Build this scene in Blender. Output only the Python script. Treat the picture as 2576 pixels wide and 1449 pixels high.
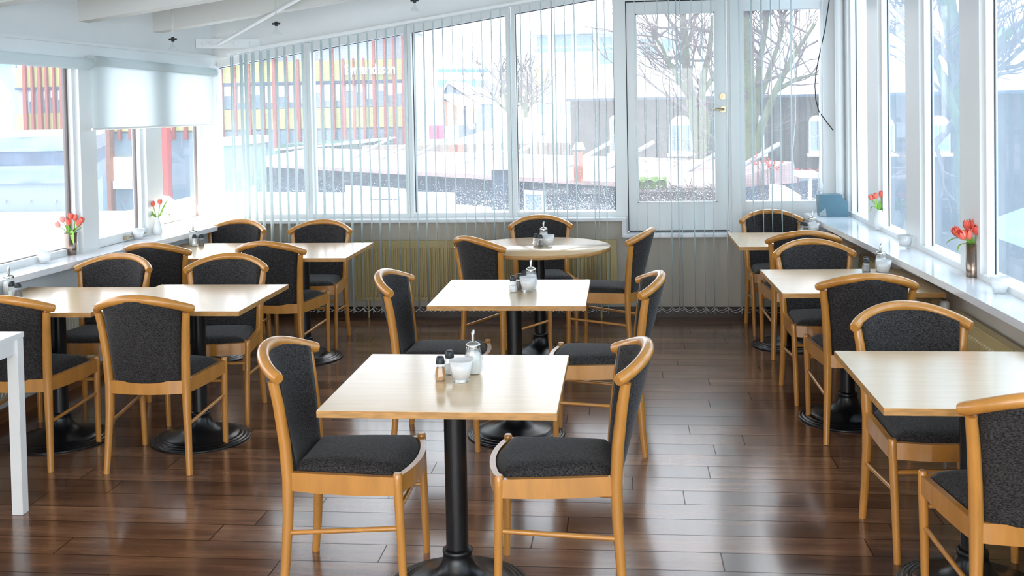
import bpy, bmesh, math, random
from mathutils import Vector, Matrix
PI = math.pi
S = bpy.context.scene
for o in list(bpy.data.objects): bpy.data.objects.remove(o, do_unlink=True)
COL = S.collection

# ---------------------------------------------------------------- camera
F_PX, YAW, PITCH, ROLL, CY, CAMH = 2665.07, -0.1028944, -0.0300448, -0.0187874, 346.566, 1.69847
_f = Vector((math.sin(YAW)*math.cos(PITCH), math.cos(YAW)*math.cos(PITCH), math.sin(PITCH)))
_r = Vector((math.cos(YAW), -math.sin(YAW), 0)); _u = _r.cross(_f)
CR = _r*math.cos(ROLL) + _u*math.sin(ROLL); CU = -_r*math.sin(ROLL) + _u*math.cos(ROLL); CF = _f
CAM0 = Vector((0, 0, CAMH))
cd = bpy.data.cameras.new('camera'); cam = bpy.data.objects.new('camera', cd); COL.objects.link(cam)
cd.sensor_width = 36; cd.sensor_fit = 'HORIZONTAL'; cd.lens = F_PX/2576*36
cd.shift_y = (CY-724.5)/2576; cd.clip_end = 400; cd.clip_start = .05
M = Matrix((CR, CU, -CF)).transposed().to_4x4(); M.translation = CAM0; cam.matrix_world = M
S.camera = cam
def ray(px, py): return CF + CR*((px-1288)/F_PX) - CU*((py-CY)/F_PX)
def at(px, py, y=None, z=None, x=None):
    d = ray(px, py)
    t = (y-CAM0.y)/d.y if y is not None else ((z-CAM0.z)/d.z if z is not None else (x-CAM0.x)/d.x)
    return CAM0 + d*t

# ---------------------------------------------------------------- world, light, exposure
S.view_settings.view_transform = 'Standard'; S.view_settings.look = 'None'
S.view_settings.gamma = 1; S.view_settings.exposure = 1.2
W = bpy.data.worlds.new('overcast_sky'); S.world = W; W.use_nodes = True
nt = W.node_tree; nt.nodes.clear()
bg = nt.nodes.new('ShaderNodeBackground'); wo = nt.nodes.new('ShaderNodeOutputWorld')
tc = nt.nodes.new('ShaderNodeTexCoord'); sp = nt.nodes.new('ShaderNodeSeparateXYZ'); cr = nt.nodes.new('ShaderNodeValToRGB')
nt.links.new(tc.outputs['Generated'], sp.inputs[0]); nt.links.new(sp.outputs['Z'], cr.inputs[0])
cr.color_ramp.elements[0].color = (.95, .97, 1, 1); cr.color_ramp.elements[1].color = (.78, .88, 1, 1)
nt.links.new(cr.outputs[0], bg.inputs[0]); bg.inputs[1].default_value = 1.8
nt.links.new(bg.outputs[0], wo.inputs[0])
sd = bpy.data.lights.new('sun', 'SUN'); sd.energy = .5; sd.angle = math.radians(25); sd.color = (1, .97, .92)
so = bpy.data.objects.new('sun', sd); COL.objects.link(so); so.rotation_euler = (math.radians(-52), math.radians(14), 0)

def area(name, loc, rot, sx, sy, e, col=(1, 1, 1)):
    l = bpy.data.lights.new(name, 'AREA'); l.shape = 'RECTANGLE'; l.size = sx; l.size_y = sy; l.energy = e; l.color = col
    o = bpy.data.objects.new(name, l); COL.objects.link(o); o.location = loc; o.rotation_euler = rot; return o
# added fill lights out of view, behind and above the camera, brightening the interior
area('rear_fill', (-.9, -3.05, 1.45), (math.radians(90), 0, 0), 5.0, 1.8, 48, (.96, .98, 1))
area('overhead_fill', (-.9, .2, 2.62), (0, 0, 0), 3.0, .5, 14, (1, .95, .88))
area('overhead_fill', (-.9, -1.6, 2.62), (0, 0, 0), 3.0, .5, 14, (1, .95, .88))

# ---------------------------------------------------------------- materials
def lin(c): return tuple(((v/12.92) if v <= .04045 else ((v+.055)/1.055)**2.4) for v in c)
MATS = {}
def mat(name, col, rough=.5, metal=0, noise=0, nscale=8, stretch=(1, 1, 1), coat=0, bump=0, bscale=60, emit=None, es=1, trans=0, spec=.5, col2=None):
    if name in MATS: return MATS[name]
    m = bpy.data.materials.new(name); m.use_nodes = True; n = m.node_tree; b = n.nodes['Principled BSDF']
    c = lin(col)
    b.inputs['Base Color'].default_value = (*c, 1); b.inputs['Roughness'].default_value = rough
    b.inputs['Metallic'].default_value = metal; b.inputs['Coat Weight'].default_value = coat
    b.inputs['Coat Roughness'].default_value = .12; b.inputs['Specular IOR Level'].default_value = spec
    if trans: b.inputs['Transmission Weight'].default_value = trans
    tcn = n.nodes.new('ShaderNodeTexCoord'); mp = n.nodes.new('ShaderNodeMapping'); mp.inputs['Scale'].default_value = stretch
    n.links.new(tcn.outputs['Object'], mp.inputs[0])
    nz = n.nodes.new('ShaderNodeTexNoise'); nz.inputs['Scale'].default_value = nscale; nz.inputs['Detail'].default_value = 5
    n.links.new(mp.outputs[0], nz.inputs[0])
    if noise or col2:
        mx = n.nodes.new('ShaderNodeMix'); mx.data_type = 'RGBA'
        c2 = lin(col2) if col2 else tuple(v*(1-noise) for v in c)
        mx.inputs[6].default_value = (*c, 1); mx.inputs[7].default_value = (*c2, 1)
        rp = n.nodes.new('ShaderNodeMapRange'); rp.inputs[1].default_value = .35; rp.inputs[2].default_value = .65
        n.links.new(nz.outputs[0], rp.inputs[0]); n.links.new(rp.outputs[0], mx.inputs[0]); n.links.new(mx.outputs[2], b.inputs['Base Color'])
    if bump:
        n2 = n.nodes.new('ShaderNodeTexNoise'); n2.inputs['Scale'].default_value = bscale; n.links.new(mp.outputs[0], n2.inputs[0])
        bp = n.nodes.new('ShaderNodeBump'); bp.inputs['Strength'].default_value = bump; bp.inputs['Distance'].default_value = .01
        n.links.new(n2.outputs[0], bp.inputs['Height']); n.links.new(bp.outputs[0], b.inputs['Normal'])
    if emit:
        b.inputs['Emission Color'].default_value = (*lin(emit), 1); b.inputs['Emission Strength'].default_value = es
    MATS[name] = m; return m

white_paint = mat('white_paint', (.93, .94, .94), .45, noise=.03, nscale=3)
frame_paint = mat('frame_paint', (.94, .95, .95), .3, noise=.02, nscale=4)
ceil_paint = mat('ceiling_paint', (.85, .85, .83), .6, noise=.03, nscale=2)
beige_wall = mat('beige_wall', (.83, .80, .75), .6, noise=.05, nscale=4)
sill_paint = mat('sill_gloss', (.95, .95, .96), .12, noise=.02, nscale=3)
skirt_dark = mat('dark_skirting', (.23, .16, .11), .4, noise=.3, nscale=10, stretch=(1, 8, 8))
skirt_wood = mat('wood_skirting', (.55, .36, .22), .4, noise=.35, nscale=8, stretch=(8, 1, 8))
black_metal = mat('black_cast_iron', (.075, .08, .09), .30, noise=.15, nscale=30, bump=.05, bscale=200)
beech = mat('beech_lacquer', (.80, .55, .25), .28, noise=.16, nscale=22, stretch=(1, 1, .25), coat=.5)
beech_lip = beech
gasket_l = mat('grey_brown_gasket', (.46, .42, .40), .6, noise=.1)
gasket_m = mat('rubber_gasket', (.12, .14, .16), .6, noise=.1)
radiator_cream = mat('radiator_cream', (.80, .72, .52), .4, noise=.05, nscale=4)
radiator_white = mat('radiator_ivory', (.90, .88, .80), .4, noise=.04, nscale=4)
chrome = mat('brushed_steel', (.82, .82, .80), .2, metal=1, noise=.05, nscale=40)
brass = mat('satin_nickel', (.72, .66, .55), .25, metal=1, noise=.05, nscale=40)
teal_m = mat('teal_plastic', (.33, .47, .53), .4, noise=.06, nscale=30)
grey_pl = mat('grey_plastic', (.62, .66, .68), .4, noise=.05, nscale=30)
porcelain = mat('white_porcelain', (.93, .94, .94), .2, noise=.02, coat=.3)
bronze = mat('bronze_glaze', (.62, .55, .50), .18, metal=.85, noise=.45, nscale=14, stretch=(1, 1, .3))
black_pl = mat('black_plastic', (.10, .12, .14), .35, noise=.1)
pepper_m = mat('brown_spice', (.80, .58, .27), .9, noise=.4, nscale=200)
pepper_d = mat('dark_pepper', (.40, .30, .24), .9, noise=.5, nscale=300)
salt_m = mat('white_grains', (.93, .92, .90), .9, noise=.08, nscale=300)
petal_m = mat('tulip_petal', (.95, .34, .28), .45, col2=(.98, .54, .44), nscale=40, stretch=(1, 1, .3))
stem_m = mat('tulip_green', (.45, .66, .22), .5, col2=(.60, .78, .32), nscale=30, stretch=(1, 1, .3))
white_lam = mat('white_laminate', (.95, .95, .94), .25, noise=.02)
cable_m = mat('black_cable', (.12, .13, .14), .5, noise=.05)
cord_m = mat('white_cord', (.93, .94, .95), .5, noise=.03)
snow = mat('snow', (.87, .89, .92), .85, noise=.08, nscale=1.2, bump=.3, bscale=6)

def tabletop_mat():
    m = bpy.data.materials.new('pale_beech_laminate'); m.use_nodes = True; n = m.node_tree; b = n.nodes['Principled BSDF']
    t = n.nodes.new('ShaderNodeTexCoord'); mp = n.nodes.new('ShaderNodeMapping'); mp.inputs['Scale'].default_value = (1.5, 30, 30)
    nz = n.nodes.new('ShaderNodeTexNoise'); nz.inputs['Scale'].default_value = 3; nz.inputs['Detail'].default_value = 8
    r = n.nodes.new('ShaderNodeValToRGB'); r.color_ramp.elements[0].position = .3; r.color_ramp.elements[1].position = .7
    r.color_ramp.elements[0].color = (*lin((.84, .71, .54)), 1); r.color_ramp.elements[1].color = (*lin((.87, .745, .58)), 1)
    n.links.new(t.outputs['Object'], mp.inputs[0]); n.links.new(mp.outputs[0], nz.inputs[0]); n.links.new(nz.outputs[0], r.inputs[0])
    n.links.new(r.outputs[0], b.inputs['Base Color']); b.inputs['Roughness'].default_value = .26; b.inputs['Coat Weight'].default_value = .7
    b.inputs['Coat Roughness'].default_value = .16
    return m
top_m = tabletop_mat()
edge_m = mat('beech_edge', (.78, .58, .34), .4, noise=.3, nscale=20, stretch=(1, 1, 6))

def fabric_mat():
    m = bpy.data.materials.new('charcoal_weave'); m.use_nodes = True; n = m.node_tree; b = n.nodes['Principled BSDF']
    t = n.nodes.new('ShaderNodeTexCoord'); mp = n.nodes.new('ShaderNodeMapping'); mp.inputs['Scale'].default_value = (150, 150, 330)
    nz = n.nodes.new('ShaderNodeTexNoise'); nz.inputs['Scale'].default_value = 1; nz.inputs['Detail'].default_value = 3
    r = n.nodes.new('ShaderNodeValToRGB'); r.color_ramp.elements[0].position = .38; r.color_ramp.elements[1].position = .68
    r.color_ramp.elements[0].color = (*lin((.12, .108, .105)), 1); r.color_ramp.elements[1].color = (*lin((.29, .28, .28)), 1)
    bp = n.nodes.new('ShaderNodeBump'); bp.inputs['Strength'].default_value = .25; bp.inputs['Distance'].default_value = .002
    n.links.new(t.outputs['Object'], mp.inputs[0]); n.links.new(mp.outputs[0], nz.inputs[0]); n.links.new(nz.outputs[0], r.inputs[0])
    n.links.new(r.outputs[0], b.inputs['Base Color']); n.links.new(nz.outputs[0], bp.inputs['Height']); n.links.new(bp.outputs[0], b.inputs['Normal'])
    b.inputs['Roughness'].default_value = .85; b.inputs['Sheen Weight'].default_value = .15; b.inputs['Sheen Roughness'].default_value = .4
    b.inputs['Specular IOR Level'].default_value = .2
    return m
fabric = fabric_mat()

def floor_mat():
    m = bpy.data.materials.new('walnut_laminate_planks'); m.use_nodes = True; n = m.node_tree; b = n.nodes['Principled BSDF']; L = n.links
    t = n.nodes.new('ShaderNodeTexCoord')
    br = n.nodes.new('ShaderNodeTexBrick'); br.offset = 0; br.offset_frequency = 1; br.inputs['Scale'].default_value = 1
    br.inputs['Brick Width'].default_value = 1.28; br.inputs['Row Height'].default_value = .16; br.inputs['Mortar Size'].default_value = .0028
    br.inputs['Mortar Smooth'].default_value = .2; br.inputs['Bias'].default_value = 0
    br.inputs['Color1'].default_value = (0, 0, 0, 1); br.inputs['Color2'].default_value = (1, 1, 1, 1); br.inputs['Mortar'].default_value = (.5, .5, .5, 1)
    sx = n.nodes.new('ShaderNodeSeparateXYZ'); L.new(t.outputs['Object'], sx.inputs[0])     # every plank row is shifted by its own random length
    def mth(op, a, v=None, b2=None):
        q = n.nodes.new('ShaderNodeMath'); q.operation = op; L.new(a, q.inputs[0])
        if b2 is not None: L.new(b2, q.inputs[1])
        elif v is not None: q.inputs[1].default_value = v
        return q.outputs[0]
    rowi = mth('FLOOR', mth('DIVIDE', sx.outputs['Y'], .16)); wn = n.nodes.new('ShaderNodeTexWhiteNoise'); wn.noise_dimensions = '1D'; L.new(rowi, wn.inputs['W'])
    xx = mth('ADD', sx.outputs['X'], None, mth('MULTIPLY', wn.outputs['Value'], 5.3)); cb = n.nodes.new('ShaderNodeCombineXYZ')
    L.new(xx, cb.inputs[0]); L.new(sx.outputs['Y'], cb.inputs[1]); L.new(cb.outputs[0], br.inputs[0])
    mp = n.nodes.new('ShaderNodeMapping'); mp.inputs['Scale'].default_value = (1.6, 22, 1)
    ad = n.nodes.new('ShaderNodeVectorMath'); ad.operation = 'MULTIPLY_ADD'; ad.inputs[1].default_value = (7, 13, 0)
    L.new(br.outputs[0], ad.inputs[0]); L.new(t.outputs['Object'], ad.inputs[2]); L.new(ad.outputs[0], mp.inputs[0])
    nz = n.nodes.new('ShaderNodeTexNoise'); nz.inputs['Scale'].default_value = 1; nz.inputs['Detail'].default_value = 8; nz.inputs['Roughness'].default_value = .62; nz.inputs['Distortion'].default_value = .5
    L.new(mp.outputs[0], nz.inputs[0])
    mp2 = n.nodes.new('ShaderNodeMapping'); mp2.inputs['Scale'].default_value = (2.4, 7, 1); L.new(ad.outputs[0], mp2.inputs[0])
    n2 = n.nodes.new('ShaderNodeTexNoise'); n2.inputs['Scale'].default_value = 1; n2.inputs['Detail'].default_value = 3; L.new(mp2.outputs[0], n2.inputs[0])
    r = n.nodes.new('ShaderNodeValToRGB'); e = r.color_ramp.elements; e[0].position = .28; e[1].position = .75
    e[0].color = (*lin((.23, .145, .105)), 1); e[1].color = (*lin((.60, .44, .33)), 1)
    k = e.new(.5); k.color = (*lin((.42, .28, .20)), 1)
    mm = n.nodes.new('ShaderNodeMath'); mm.operation = 'MULTIPLY_ADD'; mm.inputs[1].default_value = .45; L.new(n2.outputs[0], mm.inputs[0])
    m2 = n.nodes.new('ShaderNodeMath'); m2.operation = 'MULTIPLY'; m2.inputs[1].default_value = .55; L.new(nz.outputs[0], m2.inputs[0]); L.new(m2.outputs[0], mm.inputs[2])
    m3 = n.nodes.new('ShaderNodeMath'); m3.operation = 'MULTIPLY_ADD'; m3.inputs[1].default_value = .22; m3.inputs[2].default_value = -.11
    sc = n.nodes.new('ShaderNodeSeparateColor'); L.new(br.outputs[0], sc.inputs[0]); L.new(sc.outputs[0], m3.inputs[0])
    m4 = n.nodes.new('ShaderNodeMath'); L.new(mm.outputs[0], m4.inputs[0]); L.new(m3.outputs[0], m4.inputs[1]); L.new(m4.outputs[0], r.inputs[0])
    mx = n.nodes.new('ShaderNodeMix'); mx.data_type = 'RGBA'; L.new(br.outputs['Fac'], mx.inputs[0]); L.new(r.outputs[0], mx.inputs[6]); mx.inputs[7].default_value = (*lin((.20, .12, .08)), 1)
    L.new(mx.outputs[2], b.inputs['Base Color'])
    b.inputs['Roughness'].default_value = .22; b.inputs['Specular IOR Level'].default_value = .5; b.inputs['Coat Roughness'].default_value = .12
    bp = n.nodes.new('ShaderNodeBump'); bp.inputs['Strength'].default_value = .06; bp.inputs['Distance'].default_value = .002
    iv = n.nodes.new('ShaderNodeMath'); iv.operation = 'MULTIPLY_ADD'; iv.inputs[1].default_value = -1.5; iv.inputs[2].default_value = 0; L.new(br.outputs['Fac'], iv.inputs[0])
    for (sock, v) in (('Coat Weight', .5), ('Specular IOR Level', .5)):
        w = n.nodes.new('ShaderNodeMath'); w.operation = 'MULTIPLY_ADD'; w.inputs[1].default_value = -v*.8; w.inputs[2].default_value = v; w.use_clamp = True
        L.new(br.outputs['Fac'], w.inputs[0]); L.new(w.outputs[0], b.inputs[sock])
    L.new(iv.outputs[0], bp.inputs['Height']); L.new(bp.outputs[0], b.inputs['Normal'])
    return m
floor_m = floor_mat()

def schlick(n, f0, k=1):
    g = n.nodes.new('ShaderNodeLayerWeight'); g.inputs[0].default_value = .5; p = n.nodes.new('ShaderNodeMath'); p.operation = 'POWER'; p.inputs[1].default_value = 5
    q = n.nodes.new('ShaderNodeMath'); q.operation = 'MULTIPLY_ADD'; q.inputs[1].default_value = (1-f0)*k; q.inputs[2].default_value = f0; q.use_clamp = True
    n.links.new(g.outputs['Facing'], p.inputs[0]); n.links.new(p.outputs[0], q.inputs[0]); return q
def pane_mat(name, tint=(1, 1, 1), haze=.1, hcol=(.9, .95, 1), wired=False, speck=0, k=1):
    """thin window pane: clear with Fresnel reflection, dried drops and a mixed-in veil imitating glare"""
    m = bpy.data.materials.new(name); m.use_nodes = True; n = m.node_tree; n.nodes.clear(); L = n.links
    out = n.nodes.new('ShaderNodeOutputMaterial'); tr = n.nodes.new('ShaderNodeBsdfTransparent'); tr.inputs[0].default_value = (*tint, 1)
    gl = n.nodes.new('ShaderNodeBsdfGlossy'); gl.inputs['Roughness'].default_value = .02
    fr = schlick(n, .05, k)
    di = n.nodes.new('ShaderNodeBsdfTranslucent'); di.inputs[0].default_value = (*hcol, 1)
    a = n.nodes.new('ShaderNodeMixShader'); b = n.nodes.new('ShaderNodeMixShader'); a.inputs[0].default_value = haze  # haze share whitens the view outside to imitate glare
    L.new(tr.outputs[0], a.inputs[1]); L.new(di.outputs[0], a.inputs[2])
    L.new(fr.outputs[0], b.inputs[0]); L.new(a.outputs[0], b.inputs[1]); L.new(gl.outputs[0], b.inputs[2])
    if wired or speck:
        t = n.nodes.new('ShaderNodeTexCoord'); fac = None
        if wired:
            br = n.nodes.new('ShaderNodeTexBrick'); br.offset = 0; br.inputs['Scale'].default_value = 1
            br.inputs['Brick Width'].default_value = .0127; br.inputs['Row Height'].default_value = .0127; br.inputs['Mortar Size'].default_value = .0006
            sw = n.nodes.new('ShaderNodeSeparateXYZ'); cb = n.nodes.new('ShaderNodeCombineXYZ')
            L.new(t.outputs['Object'], sw.inputs[0]); L.new(sw.outputs['X'], cb.inputs[0]); L.new(sw.outputs['Z'], cb.inputs[1]); L.new(cb.outputs[0], br.inputs[0])
            q = n.nodes.new('ShaderNodeMath'); q.operation = 'MULTIPLY'; q.inputs[1].default_value = .45; L.new(br.outputs['Fac'], q.inputs[0]); fac = q.outputs[0]
            wire = n.nodes.new('ShaderNodeBsdfDiffuse'); wire.inputs[0].default_value = (.35, .38, .4, 1)
            mw = n.nodes.new('ShaderNodeMixShader'); L.new(fac, mw.inputs[0]); L.new(a.outputs[0], mw.inputs[1]); L.new(wire.outputs[0], mw.inputs[2])
            L.new(mw.outputs[0], b.inputs[1])
        if speck:
            vo = n.nodes.new('ShaderNodeTexNoise'); vo.inputs['Scale'].default_value = 150; vo.inputs['Detail'].default_value = 1
            L.new(t.outputs['Object'], vo.inputs[0])
            sz = n.nodes.new('ShaderNodeSeparateXYZ'); L.new(t.outputs['Object'], sz.inputs[0])
            th = n.nodes.new('ShaderNodeMapRange'); th.inputs[1].default_value = .84; th.inputs[2].default_value = 1.15; th.inputs[3].default_value = .56; th.inputs[4].default_value = .74
            L.new(sz.outputs['Z'], th.inputs[0])
            gt = n.nodes.new('ShaderNodeMath'); gt.operation = 'GREATER_THAN'; L.new(vo.outputs[0], gt.inputs[0]); L.new(th.outputs[0], gt.inputs[1])
            m5 = n.nodes.new('ShaderNodeMath'); m5.operation = 'MULTIPLY_ADD'; m5.inputs[1].default_value = speck; m5.inputs[2].default_value = haze
            L.new(gt.outputs[0], m5.inputs[0]); L.new(m5.outputs[0], a.inputs[0])
    L.new(b.outputs[0], out.inputs[0]); return m
pane_back = pane_mat('window_glass_back', (.97, .985, 1), .15, (.92, .97, 1), wired=True, speck=.5)
pane_left = pane_mat('window_glass_left', (.96, .98, 1), .09, (.95, .97, 1))
pane_right = pane_mat('window_glass_right', (.72, .87, .96), .24, (.66, .83, .98), k=.4)
def thin_glass(name='clear_tableware_glass', body=.12, col=(.95, .97, .98)):
    m = bpy.data.materials.new(name); m.use_nodes = True; n = m.node_tree; n.nodes.clear(); L = n.links
    out = n.nodes.new('ShaderNodeOutputMaterial'); tr = n.nodes.new('ShaderNodeBsdfTransparent'); tr.inputs[0].default_value = (.93, .95, .95, 1)
    gl = n.nodes.new('ShaderNodeBsdfGlossy'); gl.inputs['Roughness'].default_value = .03
    lw = schlick(n, .07)
    di = n.nodes.new('ShaderNodeBsdfTranslucent'); di.inputs[0].default_value = (*col, 1)
    d2 = n.nodes.new('ShaderNodeBsdfDiffuse'); d2.inputs[0].default_value = (*col, 1); ads = n.nodes.new('ShaderNodeMixShader'); ads.inputs[0].default_value = .6
    L.new(di.outputs[0], ads.inputs[1]); L.new(d2.outputs[0], ads.inputs[2])
    nz = n.nodes.new('ShaderNodeTexNoise'); nz.inputs['Scale'].default_value = 30
    mr = n.nodes.new('ShaderNodeMapRange'); mr.inputs[3].default_value = body*.7; mr.inputs[4].default_value = min(1, body*1.2); L.new(nz.outputs[0], mr.inputs[0])
    a = n.nodes.new('ShaderNodeMixShader'); b = n.nodes.new('ShaderNodeMixShader')
    L.new(mr.outputs[0], a.inputs[0]); L.new(tr.outputs[0], a.inputs[1]); L.new(ads.outputs[0], a.inputs[2])
    L.new(lw.outputs[0], b.inputs[0]); L.new(a.outputs[0], b.inputs[1]); L.new(gl.outputs[0], b.inputs[2])
    L.new(b.outputs[0], out.inputs[0]); return m
clear_glass = thin_glass(); frosted = thin_glass('frosted_glass', .98, (1, 1, 1))
def fabric_trans(name, col, tw=.45):
    m = bpy.data.materials.new(name); m.use_nodes = True; n = m.node_tree; n.nodes.clear(); L = n.links
    out = n.nodes.new('ShaderNodeOutputMaterial'); d = n.nodes.new('ShaderNodeBsdfDiffuse'); t = n.nodes.new('ShaderNodeBsdfTranslucent'); a = n.nodes.new('ShaderNodeMixShader')
    nz = n.nodes.new('ShaderNodeTexNoise'); nz.inputs['Scale'].default_value = 300; mx = n.nodes.new('ShaderNodeMix'); mx.data_type = 'RGBA'
    c = lin(col); mx.inputs[6].default_value = (*c, 1); mx.inputs[7].default_value = (*[v*.92 for v in c], 1); L.new(nz.outputs[0], mx.inputs[0])
    L.new(mx.outputs[2], d.inputs[0]); L.new(mx.outputs[2], t.inputs[0]); a.inputs[0].default_value = tw
    L.new(d.outputs[0], a.inputs[1]); L.new(t.outputs[0], a.inputs[2]); L.new(a.outputs[0], out.inputs[0]); return m
slat_m = fabric_trans('blind_slat_fabric', (.84, .88, .88), .35)
roller_m = fabric_trans('roller_blind_fabric', (.90, .93, .93), .5)

# ---------------------------------------------------------------- mesh helpers
class MB:
    def __init__(s): s.v = []; s.f = []; s.sm = []; s.mi = []
    def add(s, vs, fs, smooth=False, mi=0):
        o = len(s.v); s.v += [tuple(p) for p in vs]
        for f in fs: s.f.append(tuple(i+o for i in f)); s.sm.append(smooth); s.mi.append(mi)
    def box(s, x0, x1, y0, y1, z0, z1, mi=0, bev=0):
        if bev:
            bm = bmesh.new(); bmesh.ops.create_cube(bm, size=1)
            bmesh.ops.scale(bm, vec=(x1-x0, y1-y0, z1-z0), verts=bm.verts); bmesh.ops.translate(bm, vec=((x0+x1)/2, (y0+y1)/2, (z0+z1)/2), verts=bm.verts)
            bmesh.ops.bevel(bm, geom=list(bm.edges), offset=bev, segments=2, affect='EDGES'); s.bm(bm, mi); return
        v = [(x0, y0, z0), (x1, y0, z0), (x1, y1, z0), (x0, y1, z0), (x0, y0, z1), (x1, y0, z1), (x1, y1, z1), (x0, y1, z1)]
        s.add(v, [(0, 3, 2, 1), (4, 5, 6, 7), (0, 1, 5, 4), (1, 2, 6, 5), (2, 3, 7, 6), (3, 0, 4, 7)], False, mi)
    def bm(s, bm, mi=0, smooth=False):
        bm.verts.ensure_lookup_table(); bm.verts.index_update()
        s.add([v.co[:] for v in bm.verts], [[v.index for v in f.verts] for f in bm.faces], smooth, mi); bm.free()
    def prism(s, poly, d, mi=0):
        """poly: list of 3d points (planar), d: extrusion vector"""
        n = len(poly); d = Vector(d); a = [Vector(p) for p in poly]; b = [p+d for p in a]
        s.add(a+b, [tuple(range(n))[::-1], tuple(range(n, 2*n))] + [(i, (i+1) % n, n+(i+1) % n, n+i) for i in range(n)], False, mi)
    def tube(s, pts, r, n=10, cap=True, mi=0, sq=None):
        pts = [Vector(p) for p in pts]; m = len(pts); rs = r if isinstance(r, (list, tuple)) else [r]*m
        vs = []; prev = None
        for i, p in enumerate(pts):
            t = (pts[min(i+1, m-1)]-pts[max(i-1, 0)]).normalized()
            if prev is None:
                a = Vector((0, 0, 1)) if abs(t.z) < .9 else Vector((1, 0, 0)); u = t.cross(a).normalized()
            else: u = (prev - t*prev.dot(t)).normalized()
            w = t.cross(u).normalized(); prev = u
            for k in range(n):
                an = 2*PI*k/n; vs.append(p + (u*math.cos(an) + w*math.sin(an))*rs[i])
        fs = [(i*n+k, i*n+(k+1) % n, (i+1)*n+(k+1) % n, (i+1)*n+k) for i in range(m-1) for k in range(n)]
        s.add(vs, fs, True, mi)
        if cap:
            s.add(vs[:n], [tuple(range(n))[::-1]], False, mi); s.add(vs[-n:], [tuple(range(n))], False, mi)
    def lathe(s, prof, n=32, c=(0, 0, 0), mi=0, fl=None, smooth=True):
        """fl: flutes (count, depth)"""
        vs = []
        for (r, z) in prof:
            for k in range(n):
                a = 2*PI*k/n; rr = r*(1+(fl[1]*math.cos(fl[0]*a) if fl else 0)); vs.append((c[0]+rr*math.cos(a), c[1]+rr*math.sin(a), c[2]+z))
        m = len(prof); fs = [(i*n+k, i*n+(k+1) % n, (i+1)*n+(k+1) % n, (i+1)*n+k) for i in range(m-1) for k in range(n)]
        s.add(vs, fs, smooth, mi)
        if prof[0][0] > 1e-6: s.add(vs[:n], [tuple(range(n))[::-1]], False, mi)
        if prof[-1][0] > 1e-6: s.add(vs[-n:], [tuple(range(n))], False, mi)
    def grid(s, fn, nu, nv, smooth=True, mi=0, close=False):
        vs = [fn(i/nu, j/nv) for j in range(nv+1) for i in range(nu+1)]
        s.add(vs, [(j*(nu+1)+i, j*(nu+1)+i+1, (j+1)*(nu+1)+i+1, (j+1)*(nu+1)+i) for j in range(nv) for i in range(nu)], smooth, mi)
    def slab(s, fn, nu, nv, mi=0):
        """closed cushion: fn(u,v,side) side 0/1"""
        A = [Vector(fn(i/nu, j/nv, 0)) for j in range(nv+1) for i in range(nu+1)]; B = [Vector(fn(i/nu, j/nv, 1)) for j in range(nv+1) for i in range(nu+1)]
        w = nu+1; n = len(A); fs = []
        for j in range(nv):
            for i in range(nu):
                q = (j*w+i, j*w+i+1, (j+1)*w+i+1, (j+1)*w+i); fs.append(q); fs.append(tuple(n+k for k in q[::-1]))
        bd = [i for i in range(w)] + [j*w+nu for j in range(1, nv+1)] + [nv*w+i for i in range(nu-1, -1, -1)] + [j*w for j in range(nv-1, 0, -1)]
        for k in range(len(bd)):
            a, b = bd[k], bd[(k+1) % len(bd)]; fs.append((b, a, n+a, n+b))
        s.add(A+B, fs, True, mi)
    def build(s, name, mats, parent=None, loc=None, fix=True):
        me = bpy.data.meshes.new(name); me.from_pydata(s.v, [], s.f)
        if not isinstance(mats, (list, tuple)): mats = [mats]
        for m in mats: me.materials.append(m)
        me.polygons.foreach_set('use_smooth', s.sm); me.polygons.foreach_set('material_index', s.mi)
        if fix:
            bm = bmesh.new(); bm.from_mesh(me); bmesh.ops.recalc_face_normals(bm, faces=bm.faces); bm.to_mesh(me); bm.free()
        me.update()
        o = bpy.data.objects.new(name, me); COL.objects.link(o)
        if loc: o.location = loc
        if parent: o.parent = parent
        return o
def tag(o, label, cat, group=None, kind=None):
    o['label'] = label; o['category'] = cat
    if group: o['group'] = group
    if kind: o['kind'] = kind
    return o
def thing(name, label, cat, loc=(0, 0, 0), rz=0, group=None):
    o = bpy.data.objects.new(name, None); COL.objects.link(o); o.location = loc; o.rotation_euler = (0, 0, rz); o.empty_display_size = .1
    return tag(o, label, cat, group)
def struct(o): o['kind'] = 'structure'; return o
def dup(root, loc, rz, label, group=None):
    r = root.copy(); COL.objects.link(r); r.location = loc; r.rotation_euler = (0, 0, rz); r['label'] = label
    if group: r['group'] = group
    def rec(a, b):
        for ch in list(a.children):
            c = ch.copy(); COL.objects.link(c); c.parent = b; c.matrix_parent_inverse = ch.matrix_parent_inverse.copy(); rec(ch, c)
    rec(root, r); return r

# ================================================================ THE SETTING
XL0, XLK = -3.44, .036
def LX(y): return XL0 + XLK*(y-5.4)
def ZC(x): return 2.53 + .136*(x+3.3)     # underside of the sloping ceiling
YB = 8.45
b = MB(); b.box(-3.75, 1.95, -3.2, 8.62, -.12, 0); struct(b.build('floor', floor_m))
b = MB(); b.prism([(-3.9, -3.2, ZC(-3.9)), (2.1, -3.2, ZC(2.1)), (2.1, -3.2, ZC(2.1)+.12), (-3.9, -3.2, ZC(-3.9)+.12)], (0, 12.1, 0)); struct(b.build('ceiling', ceil_paint))
for i, y in enumerate((3.4, 4.4, 5.38, 6.40, 7.40)):
    b = MB(); b.prism([(LX(y)-.02, y, 2.28), (1.9, y, 2.28+.136*(1.9+3.3)), (1.9, y, ZC(1.9)+.01), (LX(y)-.02, y, ZC(-3.4)+.01)], (0, .13, 0))
    o = b.build('trim_%d' % (i+1), ceil_paint); struct(o)

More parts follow.
